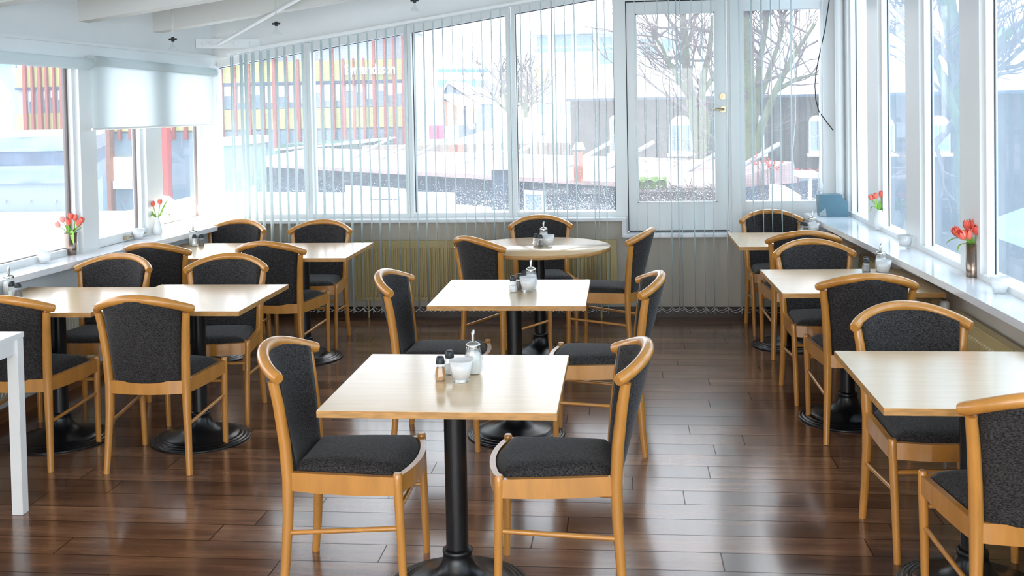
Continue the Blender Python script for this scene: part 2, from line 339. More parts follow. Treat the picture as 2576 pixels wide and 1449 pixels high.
# ---- back wall
GT = lambda x: 2.053 + (x+3.38)*.153     # top of the raked back glass
panes = [(-3.375, -2.592), (-2.533, -1.752), (-1.69, -.914), (-.84, -.052)]
b = MB()
b.box(-3.5, 0.03, YB, YB+.16, 0, .775)
b.box(0.03, 1.9, YB, YB+.16, 0, .652)
b.prism([(-3.6, YB, GT(-3.6)+.07), (-.03, YB, GT(-.03)+.07), (-.03, YB, ZC(0)+.1), (-3.6, YB, ZC(-3.6)+.1)], (0, .16, 0), 1)
b.prism([(-.03, YB, 2.54), (1.9, YB, 2.54), (1.9, YB, ZC(1.9)+.1), (-.03, YB, ZC(0)+.1)], (0, .16, 0), 1)
struct(b.build('wall_back', [beige_wall, white_paint]))
b = MB(); b.box(-3.36, 1.62, YB-.02, YB, 0, .082); struct(b.build('baseboard_back', skirt_dark))
b = MB(); b.prism([(-.04, YB+.03, .775), (.045, YB+.03, .65), (.045, YB+.03, 2.6), (-.04, YB+.03, 2.6)], (0, .16, 0))
b.box(.842, .962, YB+.05, YB+.2, .672, 2.6); b.box(.862, .935, YB+.02, YB+.06, .672, 2.6)
b.box(1.572, 1.92, YB+.03, YB+.2, .672, 3.2); struct(b.build('trim_6', frame_paint))
for i, (x0, x1) in enumerate(panes):
    w = thing('window_%d' % (i+1), '', 'window'); del w['label']; del w['category']; struct(w)
    b = MB(); h = .03
    xa, xb = x0-h, x1+h
    b.box(xa, x0, YB+.04, YB+.2, .80, GT(xa)+.07); b.box(x1, xb, YB+.04, YB+.2, .80, GT(xb)+.07)
    b.box(x0, x1, YB+.05, YB+.2, .80, .838)
    b.prism([(x0, YB+.05, GT(x0)), (x1, YB+.05, GT(x1)), (x1, YB+.05, GT(x1)+.075), (x0, YB+.05, GT(x0)+.075)], (0, .15, 0))
    b.build('window_frame', frame_paint, w)
    b = MB(); q = .004; y = YB+.11
    for (a, c) in ((x0, x0+q), (x1-q, x1)): b.prism([(a, y, .838), (c, y, .838), (c, y, GT(c)), (a, y, GT(a))], (0, .02, 0))
    b.prism([(x0, y, GT(x0)-q), (x1, y, GT(x1)-q), (x1, y, GT(x1)), (x0, y, GT(x0))], (0, .02, 0))
    b.build('gasket', gasket_m, w)
    b = MB(); b.add([(x0, y+.01, .838), (x1, y+.01, .838), (x1, y+.01, GT(x1)), (x0, y+.01, GT(x0))], [(0, 1, 2, 3)]); b.build('glass', pane_back, w)
# sills of the back wall
b = MB(); b.box(-3.35, .03, 8.352, 8.56, .775, .80, bev=.004); struct(b.build('window_sill', sill_paint))
b = MB(); b.box(-.005, 1.62, 8.325, 8.56, .648, .672, bev=.004); b.box(-.005, .03, 8.36, 8.45, .67, .777); struct(b.build('door_sill', sill_paint))
# door
dr = thing('door_1', '', 'door'); del dr['label']; del dr['category']; struct(dr)
b = MB(); y0, y1 = YB+.07, YB+.12
b.box(.052, .126, y0, y1, .682, 2.505); b.box(.745, .836, y0, y1, .682, 2.505); b.box(.126, .745, y0, y1, .682, .905); b.box(.126, .745, y0, y1, 2.41, 2.505)
for (a, c, z0, z1) in ((.126, .134, .905, 2.41), (.737, .745, .905, 2.41), (.126, .745, .905, .913), (.126, .745, 2.402, 2.41)): b.box(a, c, y0-.012, y0+.01, z0, z1)
b.build('door_leaf', frame_paint, dr)
b = MB(); b.add([(.13, y0+.03, .905), (.742, y0+.03, .905), (.742, y0+.03, 2.41), (.13, y0+.03, 2.41)], [(0, 1, 2, 3)]); b.build('glass', pane_back, dr)
hd = MB(); hd.tube([(.803, y0, 1.64), (.803, y0-.012, 1.64)], .026, 20); hd.tube([(.803, y0-.01, 1.64), (.803, y0-.045, 1.64), (.79, y0-.055, 1.641), (.76, y0-.056, 1.641), (.715, y0-.05, 1.638)], [.010, .010, .011, .009, .007], 10)
hd.build('door_handle', brass, dr)
b = MB(); b.tube([(.803, y0, 1.742), (.803, y0-.012, 1.742)], .026, 20); b.tube([(.803, y0-.01, 1.742), (.803, y0-.02, 1.742)], .013, 14); b.build('deadbolt', brass, dr)
b = MB(); b.box(.045, .052, y0-.003, y1, .68, 2.512); b.box(.045, .84, y0-.003, y1, 2.505, 2.514); b.box(.052, .836, y0-.002, y1, .675, .682); b.build('gap_seal', gasket_m, dr)
b = MB(); b.box(.04, .85, y0-.03, y1+.05, 2.514, 2.6); b.build('door_head', frame_paint, dr)
# window beside the door
w = thing('window_5', '', 'window'); del w['label']; del w['category']; struct(w)
b = MB(); y0 = YB+.06
b.box(.955, .972, y0, y0+.1, .672, 2.7); b.box(1.562, 1.58, y0, y0+.1, .672, 2.7); b.box(.972, 1.562, y0, y0+.1, .672, .908); b.box(.972, 1.562, y0, y0+.1, 2.418, 2.7)
b.build('window_frame', frame_paint, w)
b = MB(); b.add([(.972, y0+.05, .908), (1.562, y0+.05, .908), (1.562, y0+.05, 2.418), (.972, y0+.05, 2.418)], [(0, 1, 2, 3)]); b.build('glass', pane_back, w)

# ---- left wall (slightly splayed)
def lpt(px, off=-.07):      # y where the ray of a pixel meets the left glass plane
    y = 7.
    for _ in range(20): y = at(px, 450, x=LX(y)+off).y
    return y
def lbox(b, y0, y1, o0, o1, z0, z1, mi=0):
    b.add([(LX(y0)+o0, y0, z0), (LX(y0)+o1, y0, z0), (LX(y1)+o1, y1, z0), (LX(y1)+o0, y1, z0), (LX(y0)+o0, y0, z1), (LX(y0)+o1, y0, z1), (LX(y1)+o1, y1, z1), (LX(y1)+o0, y1, z1)],
          [(0, 3, 2, 1), (4, 5, 6, 7), (0, 1, 5, 4), (1, 2, 6, 5), (2, 3, 7, 6), (3, 0, 4, 7)], False, mi)
b = MB(); lbox(b, -3.2, 8.5, -.2, 0, 0, .79); lbox(b, -3.2, 8.6, -.2, 0, 2.08, 2.75); struct(b.build('wall_left', white_paint))
b = MB(); lbox(b, -3.2, 8.43, 0, .02, 0, .075); struct(b.build('baseboard_left', skirt_wood))
b = MB(); lbox(b, -3.2, 8.45, 0, .035, 2.135, 2.155); lbox(b, -3.2, 8.45, 0, .012, 2.05, 2.135); struct(b.build('trim_7', frame_paint))
b = MB(); P_ = [(-3.60, -3.0), (-3.42, -3.0), (-3.30, 5.3), (-3.236, 6.15), (-3.171, 6.92), (-3.09, 7.85), (-3.06, 8.35), (-3.06, 8.45), (-3.60, 8.45)]
b.prism([(x, y, .785) for x, y in P_], (0, 0, .035)); struct(b.build('window_sill', sill_paint))
lw = [(None, 2.2, 4.1), (None, 4.2, lpt(172)), (None, lpt(226), lpt(341)), (None, lpt(391), lpt(494))]
for i, (_, ya, yb) in enumerate(lw):
    w = thing('window_%d' % (6+i), '', 'window'); del w['label']; del w['category']; struct(w)
    b = MB(); h = .05; o0, o1 = -.09, -.03
    zb = .86
    lbox(b, ya-h, ya, o0, o1, .82, 2.09); lbox(b, yb, yb+h, o0, o1, .82, 2.09); lbox(b, ya, yb, o0, o1, .82, zb); lbox(b, ya, yb, o0, o1, 2.04, 2.09)
    if i == 2: lbox(b, ya-.01, yb+.05, -.04, -.01, .822, zb+.02)
    b.build('window_frame', frame_paint, w)
    b = MB(); q = .004
    lbox(b, ya, ya+q, -.085, -.06, zb, 2.04); lbox(b, yb-(.02 if i == 1 else q), yb, -.085, -.06, zb, 2.04); lbox(b, ya, yb, -.085, -.06, zb, zb+.003)
    b.build('gasket', gasket_l, w)
    b = MB(); b.add([(LX(ya)-.07, ya, zb), (LX(yb)-.07, yb, zb), (LX(yb)-.07, yb, 2.04), (LX(ya)-.07, ya, 2.04)], [(0, 1, 2, 3)]); b.build('glass', pane_left, w)
    if i == 2:
        ys = lpt(287); b = MB(); X = LX(ys)
        b.box(X-.01, X+.02, ys-.02, ys+.02, .835, .86, bev=.003); b.tube([(X+.012, ys, .85), (X+.012, ys+.12, .85), (X+.006, ys+.3, .846)], [.007, .007, .005], 8); b.build('casement_stay', brass, w)
b = MB()
for (ya, yb) in ((4.1, 4.2), (lpt(172)+.03, lpt(226)-.03), (lpt(341)+.03, lpt(391)-.03), (lpt(494)+.03, 8.6)): lbox(b, ya, yb, -.095, -.0, .79, 2.1)
lbox(b, -3.2, 2.15, -.095, 0, .79, 2.1); struct(b.build('trim_8', frame_paint))

# ---- right wall
XG = 1.77
b = MB(); b.box(1.66, 1.95, -3.2, 8.62, 0, .785); b.box(1.80, 2.0, -3.2, 8.62, 3.0, 3.5); struct(b.build('wall_right', beige_wall))
b = MB(); b.box(1.64, 1.66, -3.2, 8.43, 0, .08); struct(b.build('baseboard_right', skirt_dark))
b = MB(); P_ = [(1.405, 8.42), (1.412, 8.17), (1.482, 6.32), (1.525, 5.15), (1.54, 4.25), (1.57, 2.5), (1.57, -3.0), (1.785, -3.0), (1.785, 8.46), (1.44, 8.46)]
b.prism([(x, y, .785) for x, y in P_], (0, 0, .035)); struct(b.build('window_sill', sill_paint))
rw = [(7.65, 8.22), (6.65, 7.27), (5.62, 6.28), (4.50, 5.25), (3.4, 4.15), (2.3, 3.05), (1.2, 1.95), (-2.6, .9)]
for i, (ya, yb) in enumerate(rw):
    w = thing('window_%d' % (10+i), '', 'window'); del w['label']; del w['category']; struct(w)
    b = MB(); h = .035; x0, x1 = XG-.04, XG+.012
    b.box(x0, x1, ya-h, ya, .82, 3.02); b.box(x0, x1, yb, yb+h, .82, 3.02); b.box(x0-.02, x1, ya-h, yb+h, .82, .85); b.box(x0, x1, ya, yb, 2.97, 3.02)
    b.build('window_frame', frame_paint, w)
    b = MB(); b.box(XG-.004, XG+.004, yb-.004, yb, .85, 2.97); b.box(XG-.004, XG+.004, ya, ya+.004, .85, 2.97); b.build('gasket', gasket_m, w)
    b = MB(); b.add([(XG, ya, .85), (XG, yb, .85), (XG, yb, 2.97), (XG, ya, 2.97)], [(0, 1, 2, 3)]); b.build('glass', pane_right, w)
b = MB(); prev = 8.6
for (ya, yb) in rw:
    b.box(XG-.06, XG+.012, yb+.035, prev, .82, 3.1); prev = ya-.035
b.box(XG-.06, XG+.012, -3.2, prev, .82, 3.1); struct(b.build('trim_9', frame_paint))
b = MB(); b.tube([(1.672, 8.36, .82), (1.672, 8.36, ZC(1.67))], .032, 20); struct(b.build('trim_10', frame_paint))
# ---- rear wall behind the camera: parapet and header with a wide opening
b = MB(); b.box(-3.75, 1.95, -3.25, -3.1, 0, .5); b.box(-3.75, 1.95, -3.25, -3.1, 2.35, 3.4); struct(b.build('wall_rear', white_paint))

# ---- wind bracing in the back left corner, lamps, cables
br = thing('corner_bracket', 'white steel bracing plate with bolts high in the corner beside the vertical blind', 'bracket')
b = MB(); A = at(492, 122, x=LX(7.95)+.005); B_ = at(650, 122, y=8.44); d = (B_-A); n_ = Vector((d.y, -d.x, 0)).normalized()*.012
b.prism([A, B_, B_+Vector((0, 0, .075)), A+Vector((0, 0, .075))], n_); b.build('plate', frame_paint, br)
for k in (.12, .24, .62, .88):
    b = MB(); c = A+d*k+Vector((0, 0, .04)); b.tube([c, c+n_*2.2], .018, 12); b.build('bolt', frame_paint, br)
b = MB(); b.box(B_.x-.005, B_.x+.025, 8.432, 8.449, B_.z-.01, B_.z+.09); b.build('wall_flange', frame_paint, br)
rod = MB(); rod.tube([(-3.17, 8.16, 2.235), (-2.1, 7.0, 2.475), (-.4, 5.3, 2.80)], .013, 12); tag(rod.build('brace_rod', frame_paint), 'thin white diagonal tie rod running under the ceiling beams', 'rod')
def lamp(p, label):
    t = thing('halogen_lamp', label, 'lamp', p, 0, 'low voltage halogen spots under the ceiling')
    b = MB(); top = ZC(p.x)-p.z
    b.tube([(-.004, 0, .03), (-.006, 0, top)], .0012, 6); b.tube([(.004, 0, .03), (.008, 0, top)], .0012, 6); b.build('wire', chrome, t)
    b = MB(); b.tube([(-.028, 0, .018), (.028, 0, .018)], [.007, .007], 10); b.lathe([(.008, 0), (.012, .005), (.012, .028), (.006, .034)], 14); b.build('lamp_holder', black_pl, t)
    b = MB(); b.lathe([(.006, -.005), (.012, -.02), (.026, -.045), (.032, -.055), (.0, -.055)], 20); b.build('reflector', clear_glass, t)
lamp(at(435, 105, y=7.2), 'small halogen spot hanging on wires above the left windows')
lamp(at(695, 66, y=7.25), 'small halogen spot hanging near the diagonal tie rod')
lamp(at(1043, 8, y=7.3), 'small halogen spot at the top edge above the vertical blind')
b = MB(); pts = [at(x, y, y=8.42) for x, y in ((2088, -60), (2086, 0), (2075, 75), (2062, 135), (2053, 180), (2050, 215), (2052, 250), (2060, 280), (2078, 305), (2096, 328))]
b.tube(pts, .004, 8, False); tag(b.build('wall_cable', cable_m), 'thin black cable hanging loosely down beside the right corner', 'cable')

# ---- roller blinds on the left windows
def roller(y0, y1, drop, lab, f0=None, f1=None):
    t = thing('roller_blind', lab, 'blind')
    b = MB(); X = lambda y: LX(y)+.055
    b.tube([(X(y0), y0, 2.035), (X(y1), y1, 2.012)], .036, 24); b.build('roller_tube', roller_m, t)
    if drop:
        b = MB(); ya, yb = f0, f1
        b.add([(X(ya)+.02, ya, 2.0), (X(yb)+.02, yb, 2.0), (X(yb)+.02, yb, drop), (X(ya)+.02, ya, drop)], [(0, 1, 2, 3)]); b.build('blind_fabric', roller_m, t)
        b = MB(); b.tube([(X(ya)+.02, ya-.005, drop), (X(yb)+.02, yb+.005, drop-.005)], .008, 12); b.build('bottom_bar', frame_paint, t)
        b = MB(); b.tube([(X(yb)+.03, yb+.03, 1.99), (X(yb)+.03, yb+.03, 1.40)], .003, 6); b.build('bead_chain', cord_m, t)
roller(3.0, 6.42, None, 'rolled-up roller blind above the large front left window')
roller(6.44, 8.32, 1.60, 'white roller blind pulled halfway down over two left windows', 6.40, 8.25)

# ---- vertical blinds
def vertical_blind(pxs, ztop, lab, zt_fn):
    t = thing('vertical_blind', lab, 'blind')
    xs = []
    for p_, w_ in pxs:
        x = at(p_, 680, y=8.28).x; xs.append(x)
        a = math.radians(90 + w_); random.seed(int(p_))
        b = MB(); zt = zt_fn(x); ca, sa = math.cos(a), math.sin(a)
        def fn(u, v):
            s_ = (u-.5)*.089; c_ = .004*(1-(2*u-1)**2)
            tw = math.radians(2.5*math.sin(v*2.2+p_)); sx = math.cos(a+tw)*s_ - math.sin(a)*c_; sy = math.sin(a+tw)*s_ + math.cos(a)*c_
            return (x+sx + .004*math.sin(3*v+p_)*(1-v), 8.285+sy, .062 + v*(zt-.062))
        b.grid(fn, 4, 10); b.build('slat', slat_m, t)
        b = MB(); 
    b = MB(); x0, x1 = min(xs)-.03, max(xs)+.03
    b.prism([(x0, 8.26, zt_fn(x0)+.012), (x1, 8.26, zt_fn(x1)+.012), (x1, 8.26, zt_fn(x1)+.034), (x0, 8.26, zt_fn(x0)+.034)], (0, .05, 0)); b.build('head_rail', frame_paint, t)
    b = MB(); xs.sort()
    for yy in (8.245, 8.325):
        pts = []
        for i in range(len(xs)-1):
            a_, c_ = xs[i], xs[i+1]
            for k in range(6): u = k/6; pts.append((a_+(c_-a_)*u, yy, .105-.11*u*(1-u)*min(1, (c_-a_)/.07)))
        pts.append((xs[-1], yy, .105)); b.tube(pts, .0022, 5, False)
    b.build('bead_chain', cord_m, t)
    return t
A_ = [60, 70, 113, 137, 175, 215, 255, 298, 340, 387, 433, 482, 530, 577, 625, 673, 721, 770, 818, 866, 915, 965, 1012, 1062, 1110, 1160, 1210, 1263, 1313, 1363, 1413]
pa = [(560+v*.483+5, 4+ (10 if k in (0, 1) else 0)) for k, v in enumerate(A_)]
pa += [(1250+v*.4829+3, -1) for v in (35, 85, 140, 190, 247, 300, 317, 368, 418, 512, 535, 575)]
zt = lambda x: 2.120 + (x+3.28)*.1445
vertical_blind(pa, 0, 'grey vertical blind open across the raked windows of the back wall', zt)
pb = [(v, -1) for v in (1606, 1632, 1663, 1691, 1709, 1720, 1748, 1775, 1797, 1832, 1866, 1897, 1922, 1946, 1969, 1996)]
vertical_blind(pb, 0, 'grey vertical blind open across the glazed white door', lambda x: 2.66)
# blind cord by the right corner
b = MB(); c = [at(x, y, y=8.40) for x, y in ((1990, -40), (1993, 60), (2000, 200), (2001, 300), (1994, 380), (1996, 440))]
b.tube(c, .004, 6, False); tag(b.build('blind_cord', cord_m), 'white pull cord hanging in front of the window beside the door', 'cord')
b = MB(); c = [at(x, y, y=8.36) for x, y in ((2068, -60), (2066, 100), (2064, 260), (2062, 380), (2060, 440), (2057, 480), (2056, 500), (2060, 513), (2066, 510), (2068, 490), (2065, 470), (2062, 445))]
b.tube(c, .0035, 6, False); b.lathe([(0, -.02), (.018, .0), (.022, .03), (.014, .07), (0, .09)], 12, c=tuple(at(2064, 478, y=8.36))); tag(b.build('cord_loop', cord_m), 'white looped cord with plastic weight hanging above the teal speaker box', 'cord')

# ---- radiators
def radiator(x0, x1, y0, y1, z0, z1, axis, m, lab, side=1):
    """panel radiator; axis 'x' runs along x (faces -y), axis 'y' runs along y, side +1 faces +x"""
    t = thing('radiator', lab, 'radiator', ((x0+x1)/2, (y0+y1)/2, z0)); cx, cy = (x0+x1)/2, (y0+y1)/2
    b = MB()
    if axis == 'x':
        b.box(x0-cx, x1-cx, y0-cy+.012, y1-cy, 0, z1-z0, bev=.006); n = int((x1-x0)/.034)
        for i in range(n):
            xa = x0-cx+.02+i*(x1-x0-.04)/n
            b.add([(xa, y0-cy+.012, .03), (xa+.006, y0-cy, .045), (xa+.02, y0-cy, .045), (xa+.026, y0-cy+.012, .03), (xa, y0-cy+.012, z1-z0-.05), (xa+.006, y0-cy, z1-z0-.06), (xa+.02, y0-cy, z1-z0-.06), (xa+.026, y0-cy+.012, z1-z0-.05)],
                  [(0, 1, 5, 4), (1, 2, 6, 5), (2, 3, 7, 6), (4, 5, 6, 7), (0, 3, 2, 1)])
    else:
        b.box(x0-cx, x1-cx, y0-cy, y1-cy, 0, z1-z0, bev=.006); n = int((y1-y0)/.034); xf = (x1-cx) if side > 0 else (x0-cx); dx = .01*side
        for i in range(n):
            ya = y0-cy+.02+i*(y1-y0-.04)/n
            b.add([(xf, ya, .03), (xf+dx, ya+.006, .045), (xf+dx, ya+.02, .045), (xf, ya+.026, .03), (xf, ya, z1-z0-.05), (xf+dx, ya+.006, z1-z0-.06), (xf+dx, ya+.02, z1-z0-.06), (xf, ya+.026, z1-z0-.05)],
                  [(0, 1, 5, 4), (1, 2, 6, 5), (2, 3, 7, 6), (4, 5, 6, 7), (0, 3, 2, 1)])
    b.build('panel', m, t)
    b = MB()
    for s_ in (.06, .94):
        if axis == 'x': X = x0+(x1-x0)*s_-cx; b.box(X-.015, X+.015, 0, YB-.002-cy, (z1-z0)*.3, (z1-z0)*.8); b.tube([(X, 0, .03), (X, 0, -z0)], .009, 8)
        else:
            Y = y0+(y1-y0)*s_-cy; xw = (LX(y0+(y1-y0)*s_)-cx+.002) if side > 0 else 1.658-cx
            b.box(min(0, xw), max(0, xw), Y-.015, Y+.015, (z1-z0)*.3, (z1-z0)*.8); b.tube([(0, Y, .03), (0, Y, -z0)], .009, 8)
    b.build('bracket', m, t)
    return t
radiator(-2.19, -.05, 8.37, 8.43, .14, .625, 'x', radiator_cream, 'cream ribbed radiator behind the vertical blind under the back windows')
r1 = radiator(LX(6)+.035, LX(6)+.09, 5.0, 6.5, .15, .60, 'y', radiator_white, 'ivory radiator under the left sill beside the long near-left table', 1); 
radiator(LX(7.6)+.04, LX(7.6)+.095, 6.95, 8.15, .15, .60, 'y', radiator_white, 'ivory radiator under the left sill beside the far-left table', 1)
radiator(1.575, 1.635, 5.62, 7.3, .15, .66, 'y', radiator_cream, 'cream radiator under the right sill beside the middle right table', -1)
radiator(1.575, 1.635, 3.2, 5.35, .15, .66, 'y', radiator_cream, 'cream radiator under the right sill beside the nearest right table', -1)
t = thing('radiator_valve', 'chrome radiator valve below the right sill by the middle table', 'valve', (1.60, 5.48, .62)); b = MB(); b.lathe([(.018, 0), (.024, .01), (.024, .05), (.016, .06)], 16); b.build('knob', porcelain, t); b = MB(); b.tube([(0, 0, .0), (0, 0, -.62)], .008, 10); b.build('pipe', chrome, t)

# ================================================================ FURNITURE
# ---- chair (sitter faces +y, origin on the floor)
def make_chair():
    t = thing('dining_chair', 'x', 'chair')
    def post(s):    # rear leg continuing as back post
        b = MB(); P = [(s*.203, -.212, 0), (s*.197, -.200, .12), (s*.190, -.190, .28), (s*.187, -.187, .42), (s*.192, -.195, .55), (s*.202, -.210, .68), (s*.213, -.224, .768)]
        b.tube(P, [.0145, .0165, .0190, .0215, .0210, .0195, .0178], 12); return b
    for s in (-1, 1): post(s).build('leg', beech, t)
    for s in (-1, 1):
        b = MB(); b.tube([(s*.213, .220, 0), (s*.216, .214, .2), (s*.222, .207, .42), (s*.222, .207, .452), (s*.222, .207, .458)], [.0130, .0150, .0165, .0162, .0125], 12); b.build('leg', beech, t)
    # seat frame: 4 rails, front one bowed
    b = MB()
    def rail(pts, z0, z1, th, drop=0):
        n = len(pts); vs = []
        for i, (x, y) in enumerate(pts):
            a = pts[max(i-1, 0)]; c = pts[min(i+1, n-1)]; dx, dy = c[0]-a[0], c[1]-a[1]; l = math.hypot(dx, dy); nx, ny = -dy/l*th/2, dx/l*th/2
            u = i/(n-1); zz = z0 - drop*4*u*(1-u)
            vs += [(x+nx, y+ny, zz), (x-nx, y-ny, zz), (x-nx, y-ny, z1), (x+nx, y+ny, z1)]
        fs = [(i*4+k, i*4+(k+1) % 4, (i+1)*4+(k+1) % 4, (i+1)*4+k) for i in range(n-1) for k in range(4)] + [(3, 2, 1, 0), tuple(4*(n-1)+k for k in range(4))]
        b.add(vs, fs)
    rail([(-.218+.436*i/14, .205+.040*(1-(2*i/14-1)**2)) for i in range(15)], .384, .446, .021)
    for s in (-1, 1): rail([(s*(.221-.034*u-.0*u), .2-.385*u) for u in [i/8 for i in range(9)]], .382, .444, .022, .007)
    rail([(-.185+.37*i/10, -.190-.018*(1-(2*i/10-1)**2)) for i in range(11)], .382, .442, .021, .004)
    b.build('seat_frame', beech, t)
    # seat cushion
    b = MB()
    def seat(u, v, sd):
        yb, yf = -.182, .192 + .042*(1-(2*u-1)**2); y = yb+(yf-yb)*v; hw = .168+.040*v; x = (2*u-1)*hw
        e = min(1, 5.5*min(u, 1-u, v, 1-v)); e = math.sqrt(max(0, 1-(1-e)**2))
        return (x, y, .425 if sd == 0 else .436 + .034*e + .010*(1-(2*u-1)**2)*(1-(2*v-1)**2))
    b.slab(seat, 16, 16); b.build('seat', fabric, t)
    # upholstered back
    b = MB()
    def RY(x): q = min(1, abs(x)/.231); return -.215-.095*(1-q**2.3)
    def RZ(x): q = min(1, abs(x)/.231); return .784+.060*(1-q**2.1)
    def back(u, v, sd):
        s = 2*u-1; hw = .164+.030*v; x = s*hw; ztop = RZ(x)-.008; z = .425+(ztop-.425)*v
        bow = (.020+(.075)*v**.8)*(1-abs(s)**2.2); y0 = -.178-.04*v**1.3 - bow
        e = min(1, 9*min(u, 1-u)); th = .007+.011*math.sqrt(max(0, 1-(1-e)**2))
        return (x, y0+(th if sd else -th), z)
    b.slab(back, 18, 16); b.build('backrest', fabric, t)
    # bent top rail with a rounded, slightly flattened section
    b = MB(); P = []; R_ = []
    N = 28
    for i in range(N+1):
        s = -1+2*i/N; a = s*PI/2; x = .236*math.sin(a)*.5 + .236*s*.5; P.append((x, RY(x)+(.02*(abs(s)**6)), RZ(x)-.004*(abs(s)**6))); R_.append(.0210+.0012*(1-abs(s)))
    R_[0] = R_[-1] = .0175; b.tube(P, R_, 16)
    b.build('top_rail', beech, t)
    for s in (-1, 1):
        b = MB(); b.tube([(s*.194, -.196, .232), (s*.216, .213, .265)], .0085, 10, False); b.build('stretcher', beech, t)
    b = MB(); b.tube([(-.218, .212, .335), (.218, .212, .335)], .0085, 10, False); b.build('stretcher', beech, t)
    return t
CH = [
 ('1L', -.983, 3.729, -89.8, 'chair left of the nearest centre table, facing right'),
 ('1R', -.229, 3.734, 92.0, 'chair right of the nearest centre table, facing left'),
 ('2L', -.940, 5.348, -92.0, 'chair left of the second centre table, behind the nearest table'),
 ('2R', -.122, 5.281, 90.5, 'chair right of the second centre table, partly behind another chair'),
 ('LA', -2.921, 4.947, -.9, 'chair cut by the left edge behind the white side table'),
 ('LB', -2.238, 4.937, .2, 'chair showing its whole back at the near-left table'),
 ('LC', -2.996, 5.720, 177.2, 'chair at the far side of the near-left table, by the sill'),
 ('LD', -2.272, 5.708, 185.4, 'chair on the far side of the near-left table, towards the aisle'),
 ('LE', -3.039, 6.824, -.2, 'chair with back turned at the far-left table, next to the sill'),
 ('LF', -2.257, 6.862, -5.5, 'chair with back turned at the aisle end of the far-left table'),
 ('LG', -2.947, 7.588, 177.3, 'chair at the far-left table near the globe lamp'),
 ('LH', -2.256, 7.526, 181.0, 'chair behind the far-left table, in front of the vertical blind'),
 ('RA', -.796, 6.985, -40.4, 'chair turned diagonally at the left front of the round table'),
 ('RB', -.587, 7.744, 188.5, 'chair behind the round table facing the viewer'),
 ('RC', -.113, 7.233, 76.1, 'chair right of the round table seen from its side'),
 ('R3F', 1.142, 8.011, 182.9, 'chair nearest the teal box, behind the farthest right table'),
 ('R3N', 1.169, 7.248, .6, 'chair with back turned at the farthest right table'),
 ('R2F', 1.146, 6.219, 184.2, 'chair facing the viewer behind the middle right table'),
 ('R2N', 1.184, 5.517, .1, 'chair with back turned at the middle right table'),
 ('R1F', 1.171, 4.181, 185.1, 'chair facing the viewer behind the nearest right table'),
 ('R1N', 1.211, 3.420, 1.6, 'chair with back turned, cut by the bottom right corner'),
]
chair0 = make_chair(); PRE = 'beech and charcoal fabric '
for i, (k, x, y, a, lab) in enumerate(CH):
    if i == 0: chair0.location = (x, y, 0); chair0.rotation_euler = (0, 0, math.radians(a)); chair0['label'] = PRE+lab; chair0['group'] = 'bentwood dining chairs'
    else: dup(chair0, (x, y, 0), math.radians(a), PRE+lab, 'bentwood dining chairs')

# ---- tables
BASE = [(.252, 0), (.254, .005), (.251, .010), (.240, .012), (.237, .009), (.233, .015), (.222, .018), (.218, .014), (.214, .021), (.203, .024), (.199, .020), (.194, .028), (.165, .034), (.15, .040), (.115, .048), (.085, .062), (.064, .085), (.052, .115), (.050, .128), (.053, .132), (.053, .142), (.047, .146), (.040, .148)]
def table(x, y, w, d, rz, lab, zt=.74, px=0, py=0, round_=None):
    t = thing('dining_table', lab, 'table', (x, y, 0), rz, 'beech topped pedestal tables')
    b = MB()
    if round_: b.lathe([(0, zt-.0008), (round_-.001, zt-.0008), (round_-.001, zt), (0, zt)], 72); 
    else: b.box(-w/2+.0008, w/2-.0008, -d/2+.0008, d/2-.0008, zt-.0015, zt)
    b.build('tabletop', top_m, t)
    b = MB()
    if round_: b.lathe([(0, zt-.026), (round_-.002, zt-.026), (round_, zt-.024), (round_, zt-.002), (round_-.001, zt-.001), (0, zt-.001)], 72)
    else: b.box(-w/2, w/2, -d/2, d/2, zt-.0235, zt-.001, bev=.0012)
    b.build('table_edge', edge_m, t)
    b = MB(); b.box(px-.15, px+.15, py-.15, py+.15, zt-.030, zt-.0235); b.tube([(px, py, .13), (px, py, zt-.028)], .0395, 24); b.build('pole', black_metal, t)
    b = MB(); b.lathe(BASE, 56, c=(px, py, 0)); b.build('base', black_metal, t)
    return t
s = .768
table(-.597, 3.649, s, s, 0, 'square pedestal table in the foreground with a spice shaker, frosted cup and sugar pourer')
table(-.565, 5.409, s, s, 0, 'second square pedestal table down the centre, in front of the round one')
table(-.572, 7.180, 0, 0, 0, 'round pedestal table near the radiator and vertical blind', round_=.486)
table(-2.200, 5.266, .731, .765, 0, 'square table of the near-left pair, on the aisle side')
table(-2.937, 5.220, .74, .72, 0, 'square table of the near-left pair, against the sill', zt=.737)
table(-2.125, 7.027, .70, .768, 0, 'square table of the far-left pair, on the aisle side', px=-.05)
table(-2.838, 7.050, .72, .78, 0, 'square table of the far-left pair, against the sill', zt=.738)
table(1.180, 3.742, s, s, 0, 'nearest square table under the right windows')
table(1.175, 5.748, .79, s, math.radians(.95), 'middle square table under the right windows with pourer and cup')
table(1.136, 7.471, .748, s, 0, 'farthest square table under the right windows near the teal box')
